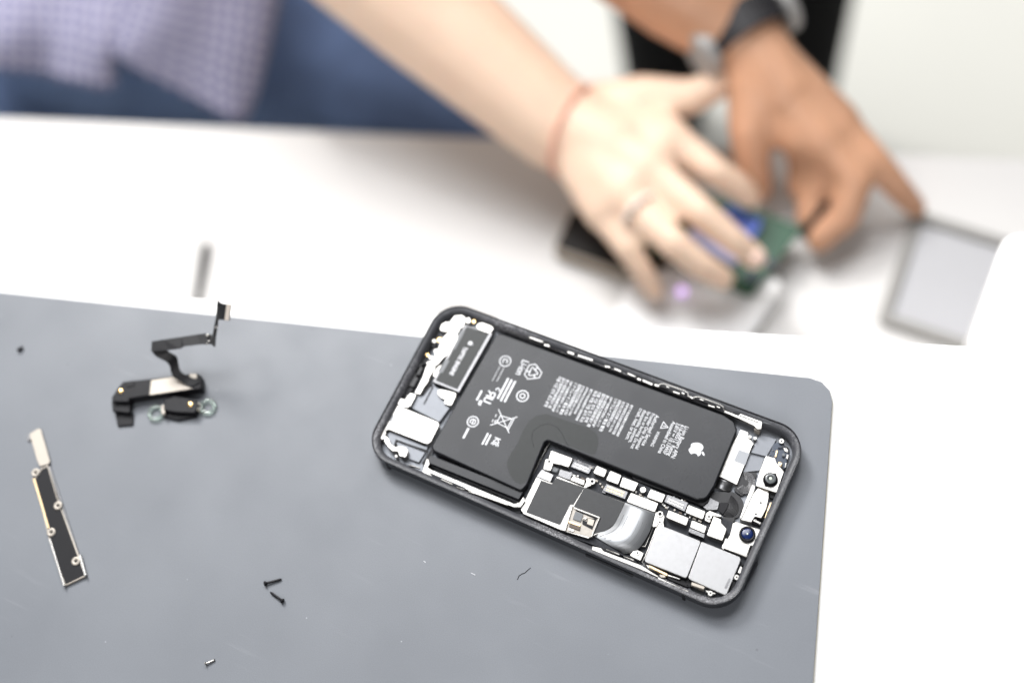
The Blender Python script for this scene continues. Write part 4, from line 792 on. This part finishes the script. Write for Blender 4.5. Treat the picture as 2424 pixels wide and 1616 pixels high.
plate('pale_module', [(-59.3,218.5,-237.0)[:2], (-55.8,229.2,-237.0)[:2], (-25.4,223.0,-237.0)[:2], (-25.6,213.8,-237.0)[:2]], -237, 4, 'lilac', gb, bev=.5, r=2)
for s in ([(-11.9,225.4,-239.5)[:2], (-5.3,225.1,-239.5)[:2], (-6.0,220.3,-239.5)[:2], (-12.7,220.9,-239.5)[:2]], [(-17.3,214.2,-239.5)[:2], (-11.1,213.7,-239.5)[:2], (-12.2,206.7,-239.5)[:2], (-18.1,207.2,-239.5)[:2]]):
    plate('chip', s, -239.5, 1.6, 'navy', gb, bev=.2, r=.4)
dv = thing('dark_device', 'dark screened device with a tan rim, half under the fair hand', 'device', (-114.8,199.5,-250.0))
dq = [(-131.9,218.9,-250.0)[:2], (-63.1,220.4,-250.0)[:2], (-66.7,191.0,-250.0)[:2], (-130.5,189.4,-250.0)[:2]]
plate('device_body', dq, -250, 9.8, 'tanrim', dv, bev=1.0, r=3)
plate('device_screen', inset(ccw(dq), 1.6), -249.6, .6, 'screen', dv, bev=.1, r=2)
bm = bmesh.new(); bmesh.ops.create_uvsphere(bm, u_segments=20, v_segments=12, radius=2.7*MM, matrix=Matrix.Translation(Vector((-48.2,189.7,-244.0))*MM))
tag(link('indicator_lamp', bm, 'led', None, True), 'small violet glowing lamp on the white casing below the fingertips', 'lamp')
fp = thing('framed_panel', 'pale panel with a grey frame, touched at its corner by the tan finger', 'panel', (79.8,258.5,-258.0))
fq_ = [(51.7,295.0,-257.0)[:2], (131.6,296.5,-257.0)[:2], (133.4,221.2,-257.0)[:2], (56.7,219.3,-257.0)[:2]]
fo = rounded(fq_, 5, 5); fi = rounded(inset(ccw(fq_), 6.4), 3, 5)
bm = bmesh.new(); n = len(fo)
loops(bm, [[(x, y, z) for x, y in l] for l, z in ((fo, -259.8), (fo, -256.2), (inset(fo, .6), -255.6), (inset(fi, -.4), -255.6), (fi, -256.2), (fi, -259.8))], False, False)
link('frame', bm, 'greyrim', fp)
plate('panel', inset(ccw(fq_), 6.0), -258.2, 1.5, 'glass', fp, bev=.05, r=2)
bxq = [(108.6,117.7,-70.0)[:2], (106.2,182.8,-70.0)[:2], (158.7,209.7,-70.0)[:2], (177.0,143.9,-70.0)[:2]]
tag(plate('white_box', bxq, -70, 189.5, 'whitebox', bev=1.5, r=9), 'plain white box behind the bench at the right edge, over the framed panel', 'box')

# ================================================================ people
def blob(chains, voxel, name, m, smooth_iter=4):
    """one continuous skin grown over tapered limbs: chains of (point, radius) in millimetres"""
    bm = bmesh.new()
    for ch in chains:
        for (a, ra), (b, rb) in zip(ch, ch[1:]):
            a, b = Vector(a), Vector(b); k = max(2, int((b-a).length/(min(ra, rb)*.3)))
            for i in range(k+1):
                t = i/k; bmesh.ops.create_icosphere(bm, subdivisions=2, radius=(ra+(rb-ra)*t)*MM, matrix=Matrix.Translation(a.lerp(b, t)*MM))
    me = bpy.data.meshes.new(name); bm.to_mesh(me); bm.free()
    o = bpy.data.objects.new(name, me); C.objects.link(o)
    r = o.modifiers.new('r', 'REMESH'); r.mode = 'VOXEL'; r.voxel_size = voxel*MM
    s = o.modifiers.new('s', 'SMOOTH'); s.iterations = smooth_iter; s.factor = .5
    dg = bpy.context.evaluated_depsgraph_get(); dg.update()
    out = bpy.data.meshes.new_from_object(o.evaluated_get(dg)); out.name = name
    bpy.data.objects.remove(o); bpy.data.meshes.remove(me)
    for p in out.polygons: p.use_smooth = True
    out.materials.clear(); out.materials.append(M[m])
    o = bpy.data.objects.new(name, out); C.objects.link(o); return o
V = Vector
# seated person in checked shirt and jeans, one hand spread over the board
wr = V((-148.9,245.3,-208.0)); fo_ = V((-248.8,270.1,-168.0)); el = wr+(fo_-wr).normalized()*255
pel = V((-609.2,337.4,-420.0)); chest = V((-720, 600, 60)); sho = V((-560, 500, 180))
palm = V((-110.5,239.9,-206.0))
arm = [[(sho, 52), (el, 44), (fo_, 37), (wr, 28)], [(wr, 26), (palm, 22)],
       [(sho, 55), (chest, 85), (chest+V((-130, -40, 110)), 55), (chest+V((-260, 60, -160)), 44), (chest+V((-400, 80, -300)), 32)],
       [(chest, 105), (pel+V((0, 0, 150)), 88), (pel, 85)], [(chest+V((20, -20, 80)), 60), (chest+V((40, -50, 190)), 52)],
       [(chest+V((45, -60, 230)), 78), (chest+V((55, -80, 300)), 82)]]
# wrist -> knuckles
mcp = {'index': ((-84.4,257.2,-204.0), 13.5), 'middle': ((-85.7,232.1,-200.0), 14), 'ring': ((-92.6,213.7,-204.0), 13.5), 'little': ((-101.5,203.8,-212.0), 11.5)}
fing = {'index': [((-84.4,257.2,-204.0), 11.5), ((-52.8,247.9,-206.0), 8.8), ((-40.4,249.4,-216.0), 8.5), ((-32.1,250.1,-226.0), 7.5)],
        'middle': [((-85.7,232.1,-200.0), 11.5), ((-46.9,216.6,-200.0), 9.2), ((-26.7,212.7,-210.0), 8.3), ((-14.5,213.2,-222.0), 7.6)],
        'ring': [((-92.6,213.7,-204.0), 11.5), ((-54.1,195.0,-203.0), 9.0), ((-37.0,192.8,-213.0), 8.1), ((-25.5,195.8,-224.0), 7.3)],
        'little': [((-101.5,203.8,-212.0), 9.8), ((-80.0,189.0,-214.0), 8.0), ((-68.6,183.0,-222.0), 7.2), ((-59.8,178.1,-232.0), 6.4)],
        'thumb': [((-133.1,264.4,-212.0), 17), ((-110.7,279.8,-208.0), 14), ((-84.4,288.3,-206.0), 11), ((-71.2,304.7,-206.0), 9), ((-67.2,316.0,-206.0), 7)]}
for k in mcp: arm.append([(wr.lerp(palm, .25), 21), (mcp[k][0], mcp[k][1])])
arm += [[(mcp['index'][0], 13), (mcp['middle'][0], 13), (mcp['ring'][0], 13), (mcp['little'][0], 12)]]
arm += [[(wr, 22), (fing['thumb'][0][0], 18)], [(palm, 18), (fing['thumb'][1][0], 12)], [(palm, 17), (V(mcp['index'][0]).lerp(V(fing['thumb'][1][0]), .35), 11)]]
arm += list(fing.values())
pA = tag(blob(arm, 2.6, 'person', 'skin_a', 10), 'person in checked shirt and blue jeans, one fair hand spread over the board', 'person')
nm = V((-12.9,211.4,-216.0))
bm = bmesh.new(); bmesh.ops.create_uvsphere(bm, u_segments=14, v_segments=8, radius=1, matrix=Matrix.Translation(nm*MM) @ Matrix.Diagonal((.0052, .0056, .0035, 1))); link('fingernail', bm, 'nail_a', pA, True)
ringc = V((-71.5,201.1,-198.0))
k1 = V(fing['ring'][0][0]).lerp(V(fing['ring'][1][0]), .35); ax = (V(fing['ring'][1][0])-V(fing['ring'][0][0])).normalized()
bm = bmesh.new(); u1 = ax.orthogonal().normalized(); u2 = ax.cross(u1)
tube(bm, [k1+(u1*math.cos(a)+u2*math.sin(a))*11.6 for a in [2*math.pi*i/24 for i in range(25)]], 1.5, 8); link('finger_ring', bm, 'palering', pA, True)
# bracelet line at the wrist
wb = wr.lerp(palm, .30); ax = (palm-wr).normalized(); u1 = V((0, 0, 1))-ax*ax.z; u1.normalize(); u2 = ax.cross(u1)
bm = bmesh.new(); tube(bm, [wb+u1*25.6*math.cos(t)+u2*27.2*math.sin(t)+ax*2.5*math.sin(t) for t in [2*math.pi*i/40 for i in range(41)]], 1.2, 8); link('wrist_cord', bm, 'cord', pA, True)
thg = [[(pel, 108), (pel+V((60, 20, 0)), 105), (V((-412.9,368.6,-440.0)), 88), (V((-309.0,364.5,-440.0)), 74), (V((-309.0,364.5,-440.0))+V((10, 20, -420)), 55)],
       [(pel+V((-60, -20, 0)), 108), (V((-670.8,245.6,-450.0)), 88), (V((-734.0,190.7,-450.0)), 74)], [(pel, 118), (pel+V((0, 0, 90)), 112)]]
jn = blob(thg, 7, 'jeans', 'denim', 4); jn.parent = pA; jn['label'] = 'blue denim jeans over the lap'
def cloth(name, rows, par, folds, extra=None):
    """draped sheet from rows of points, finely interpolated, with folds and thickness"""
    R0 = [subdiv_line([V(p) for p in r], 8) for r in rows]
    cols = [subdiv_line([r[i] for r in R0], 6) for i in range(len(R0[0]))]
    bm = bmesh.new(); uvl = bm.loops.layers.uv.new('UVMap'); G = []
    nx, ny = len(cols), len(cols[0])
    us = [0.0]; vs = [0.0]; mid = ny//2; midx = nx//2
    for i in range(1, nx): us.append(us[-1]+(cols[i][mid]-cols[i-1][mid]).length)
    for j in range(1, ny): vs.append(vs[-1]+(cols[midx][j]-cols[midx][j-1]).length)
    tocam = V((.1, -.6, .7)).normalized()
    for i in range(nx):
        G.append([bm.verts.new((cols[i][j]+tocam*sum(a*math.sin(us[i]*fu+vs[j]*fv+ph_) for a, fu, fv, ph_ in folds))*MM) for j in range(ny)])
    for i in range(nx-1):
        for j in range(ny-1):
            f = bm.faces.new((G[i][j], G[i+1][j], G[i+1][j+1], G[i][j+1]))
            for lp, (a, b) in zip(f.loops, ((i, j), (i+1, j), (i+1, j+1), (i, j+1))): lp[uvl].uv = (us[a], vs[b])
    bmesh.ops.recalc_face_normals(bm, faces=bm.faces)
    bmesh.ops.solidify(bm, geom=bm.faces[:], thickness=1.2*MM)
    return link(name, bm, 'check', par, True)
FO = [(7, .045, .012, 0), (4, .09, -.03, 1.0), (2, .2, .02, 2)]
cloth('shirt', [[(-648.0,163.2,-285.0), (-565.4,191.2,-285.0), (-524.5,198.0,-286.0), (-482.0,208.6,-288.0), (-480.2,213.2,-288.0)],
                [(-643.3,182.6,-262.0), (-563.8,205.8,-264.0), (-524.3,218.2,-266.0), (-486.1,226.3,-268.0), (-479.2,228.1,-268.0)],
                [(-647.8,207.7,-246.0), (-573.3,230.3,-250.0), (-532.5,244.7,-254.0), (-499.3,254.6,-256.0), (-475.2,261.2,-258.0)],
                [(-664.5,249.4,-235.0), (-596.5,272.2,-238.0), (-550.2,286.4,-240.0), (-504.5,300.5,-242.0), (-475.2,309.7,-245.0)],
                [(-680.7,307.1,-205.0), (-616.5,325.6,-206.0), (-570.0,339.2,-208.0), (-524.2,352.6,-210.0), (-489.7,364.4,-214.0)]], pA, FO)
cloth('shirt_flap', [[(-480.9,225.1,-268.0), (-455.0,225.1,-282.0), (-422.7,223.5,-294.0), (-393.3,221.6,-300.0), (-389.4,224.6,-301.0), (-389.6,233.7,-300.0)],
                     [(-477.0,230.6,-262.0), (-453.4,236.3,-270.0), (-425.3,237.8,-278.0), (-401.0,239.8,-286.0), (-388.9,243.7,-290.0), (-389.3,248.5,-294.0)],
                     [(-477.0,251.4,-252.0), (-451.8,254.4,-256.0), (-428.3,258.5,-262.0), (-405.7,264.1,-268.0), (-390.7,268.5,-276.0), (-392.1,274.5,-284.0)],
                     [(-474.9,273.1,-240.0), (-455.8,279.7,-244.0), (-436.6,286.3,-248.0), (-416.0,295.2,-254.0), (-398.1,304.8,-262.0), (-398.7,311.2,-274.0)],
                     [(-476.5,307.3,-226.0), (-457.4,313.9,-230.0), (-439.7,321.9,-236.0), (-422.0,329.9,-242.0), (-405.5,341.1,-252.0), (-406.2,349.9,-266.0)],
                     [(-482.4,364.3,-196.0), (-463.4,370.9,-200.0), (-444.3,377.5,-204.0), (-428.4,387.3,-212.0), (-413.8,398.7,-222.0), (-413.5,409.3,-236.0)]], pA, [(5, .05, .01, .6), (2.5, .12, -.02, 0)])

# standing person in black, pointing with one hand
wb_ = V((-67.8,330.1,-196.0)); fb_ = V((-111.6,337.4,-178.0)); eb = wb_+(fb_-wb_).normalized()*240
hip = V((-262, 800, -190)); chb = V((-250, 640, 230)); shb = V((-130, 620, 250))
pb_ = V((-36.0,309.2,-205.0))
hand = [[(shb, 50), (eb, 42), (fb_, 31), (wb_, 23)], [(wb_, 23), (pb_, 20)],
        [(shb, 60), (chb, 100), (chb+V((-150, -60, 0)), 60), (chb+V((-240, -70, -240)), 44), (chb+V((-230, -150, -430)), 34)],
        [(chb, 110), (hip, 105)], [(chb+V((20, -30, 120)), 60), (chb+V((25, -50, 220)), 55)], [(chb+V((30, -60, 270)), 78), (chb+V((35, -75, 340)), 84)]]
bm_ = {'i': (-2.1,306.7,-214.0), 'm': (-5.8,292.7,-214.0), 'r': (-17.7,291.7,-216.0)}
hand += [[(wb_.lerp(pb_, .4), 20), (bm_['i'], 14)], [(wb_.lerp(pb_, .4), 20), (bm_['m'], 14)], [(wb_.lerp(pb_, .4), 19), (bm_['r'], 14)], [(bm_['i'], 13), (bm_['m'], 13), (bm_['r'], 13)],
         [(bm_['i'], 12), ((21.3,297.3,-222.0), 10), ((39.6,293.0,-236.0), 8.5), ((52.8,292.4,-250.0), 7)],
         [(bm_['m'], 12.5), ((18.2,282.0,-224.0), 11), ((19.7,263.4,-236.0), 9.5), ((10.4,248.7,-244.0), 8)],
         [(bm_['r'], 12.5), ((0.3,286.1,-228.0), 11), ((-1.3,273.2,-240.0), 9), ((-0.9,261.6,-246.0), 8)],
         [(bm_['r'], 12), ((-12.3,285.5,-232.0), 10), ((-12.2,276.5,-242.0), 8)],
         [(wb_, 18), ((-51.9,306.4,-205.0), 17), ((-46.4,284.8,-214.0), 13), ((-39.9,273.5,-228.0), 11), ((-32.3,264.7,-240.0), 8.5)],
         [(pb_, 17), ((-45.8,298.1,-210.0), 14)]]
pB = tag(blob(hand, 2.6, 'person', 'skin_b', 9), 'person dressed in black, pointing at the framed panel with a tan hand', 'person')
ft = (V((-340.2,780.2,-1050.0)), V((-189.2,817.7,-1050.0)))
lg = [[(hip+V((0, 0, 40)), 135), (hip, 125)]]
for f in ft: lg.append([(hip.lerp(V((f.x, f.y, hip.z)), .45), 100), (V((f.x, f.y, -610)).lerp(V((hip.x, hip.y, -610)), .12), 72), (V((f.x, f.y, -1000)), 47)])
tr = blob(lg, 9, 'trousers', 'blackcloth', 3); tr.parent = pB
jk = blob([[(hip+V((0, 0, 20)), 138), (chb, 140)], [(chb, 132), (shb, 72), (shb.lerp(eb, .45), 58)], [(chb, 132), (chb+V((-150, -60, 0)), 72), (chb+V((-200, -66, -130)), 58)]], 9, 'black_top', 'blackcloth', 3); jk.parent = pB
for f in ft:
    sh_ = blob([[(f+V((0, 20, 40)), 42), (f+V((12, -60, 32)), 40), (f+V((24, -130, 28)), 34)]], 6, 'shoe', 'blackcloth', 3); sh_.parent = pB
# watch on the wrist
ax = (pb_-wb_).normalized(); u1 = V((0, 0, 1))-ax*ax.z; u1.normalize(); u2 = ax.cross(u1)
def band(cen, R_, hw, th, name, m, par, a0=0, a1=360):
    bm = bmesh.new(); rings = []; n = 36
    for i in range(n+1):
        a = math.radians(a0+(a1-a0)*i/n); d = u1*math.cos(a)+u2*math.sin(a)
        rings.append([tuple(cen+d*(R_+dr)+ax*dz) for dr, dz in ((0, -hw), (th, -hw), (th, hw), (0, hw))])
    loops(bm, rings, True, True)
    return link(name, bm, m, par)
cW = wb_-ax*4
wt = thing('wristwatch', 'watch with a black strap and steel case on the tan wrist', 'watch', cW)
band(cW, 24.5, 9, 3.0, 'strap', 'strap', wt)
cen = cW+(u2*-.2+u1*.98).normalized()*26
for sgn in (-1, 1):
    c0 = cW+u2*sgn*25+u1*4
    bm = bmesh.new(); d = u2*sgn
    lo = c0-d*1.5; hi = c0+d*6.5; R2_ = 15
    e1, e2 = ax, d.cross(ax)
    loops(bm, [[tuple(p+(e1*math.cos(2*math.pi*k/24)+e2*math.sin(2*math.pi*k/24))*r) for k in range(24)] for p, r in ((lo, R2_), (hi-d*1.0, R2_), (hi, R2_-1.5))])
    link('watch_case' if sgn < 0 else 'clasp', bm, 'watchsteel', wt)
tl = [V((18.3,298.7,-236.0)), V((11.9,278.4,-240.0)), V((2.9,248.2,-246.0))]  # added dark shape for the shade between the curled fingers
bm = bmesh.new(); tube(bm, subdiv_line([tl[0], tl[1], tl[2]], 4), [3, 5, 6.5, 8, 8.5, 8, 7, 6, 4], 12)
tag(link('finger_shade', bm, 'blackcloth', None, True), 'black rounded shape standing in for the shade between the curled fingers of the tan hand', 'tool')
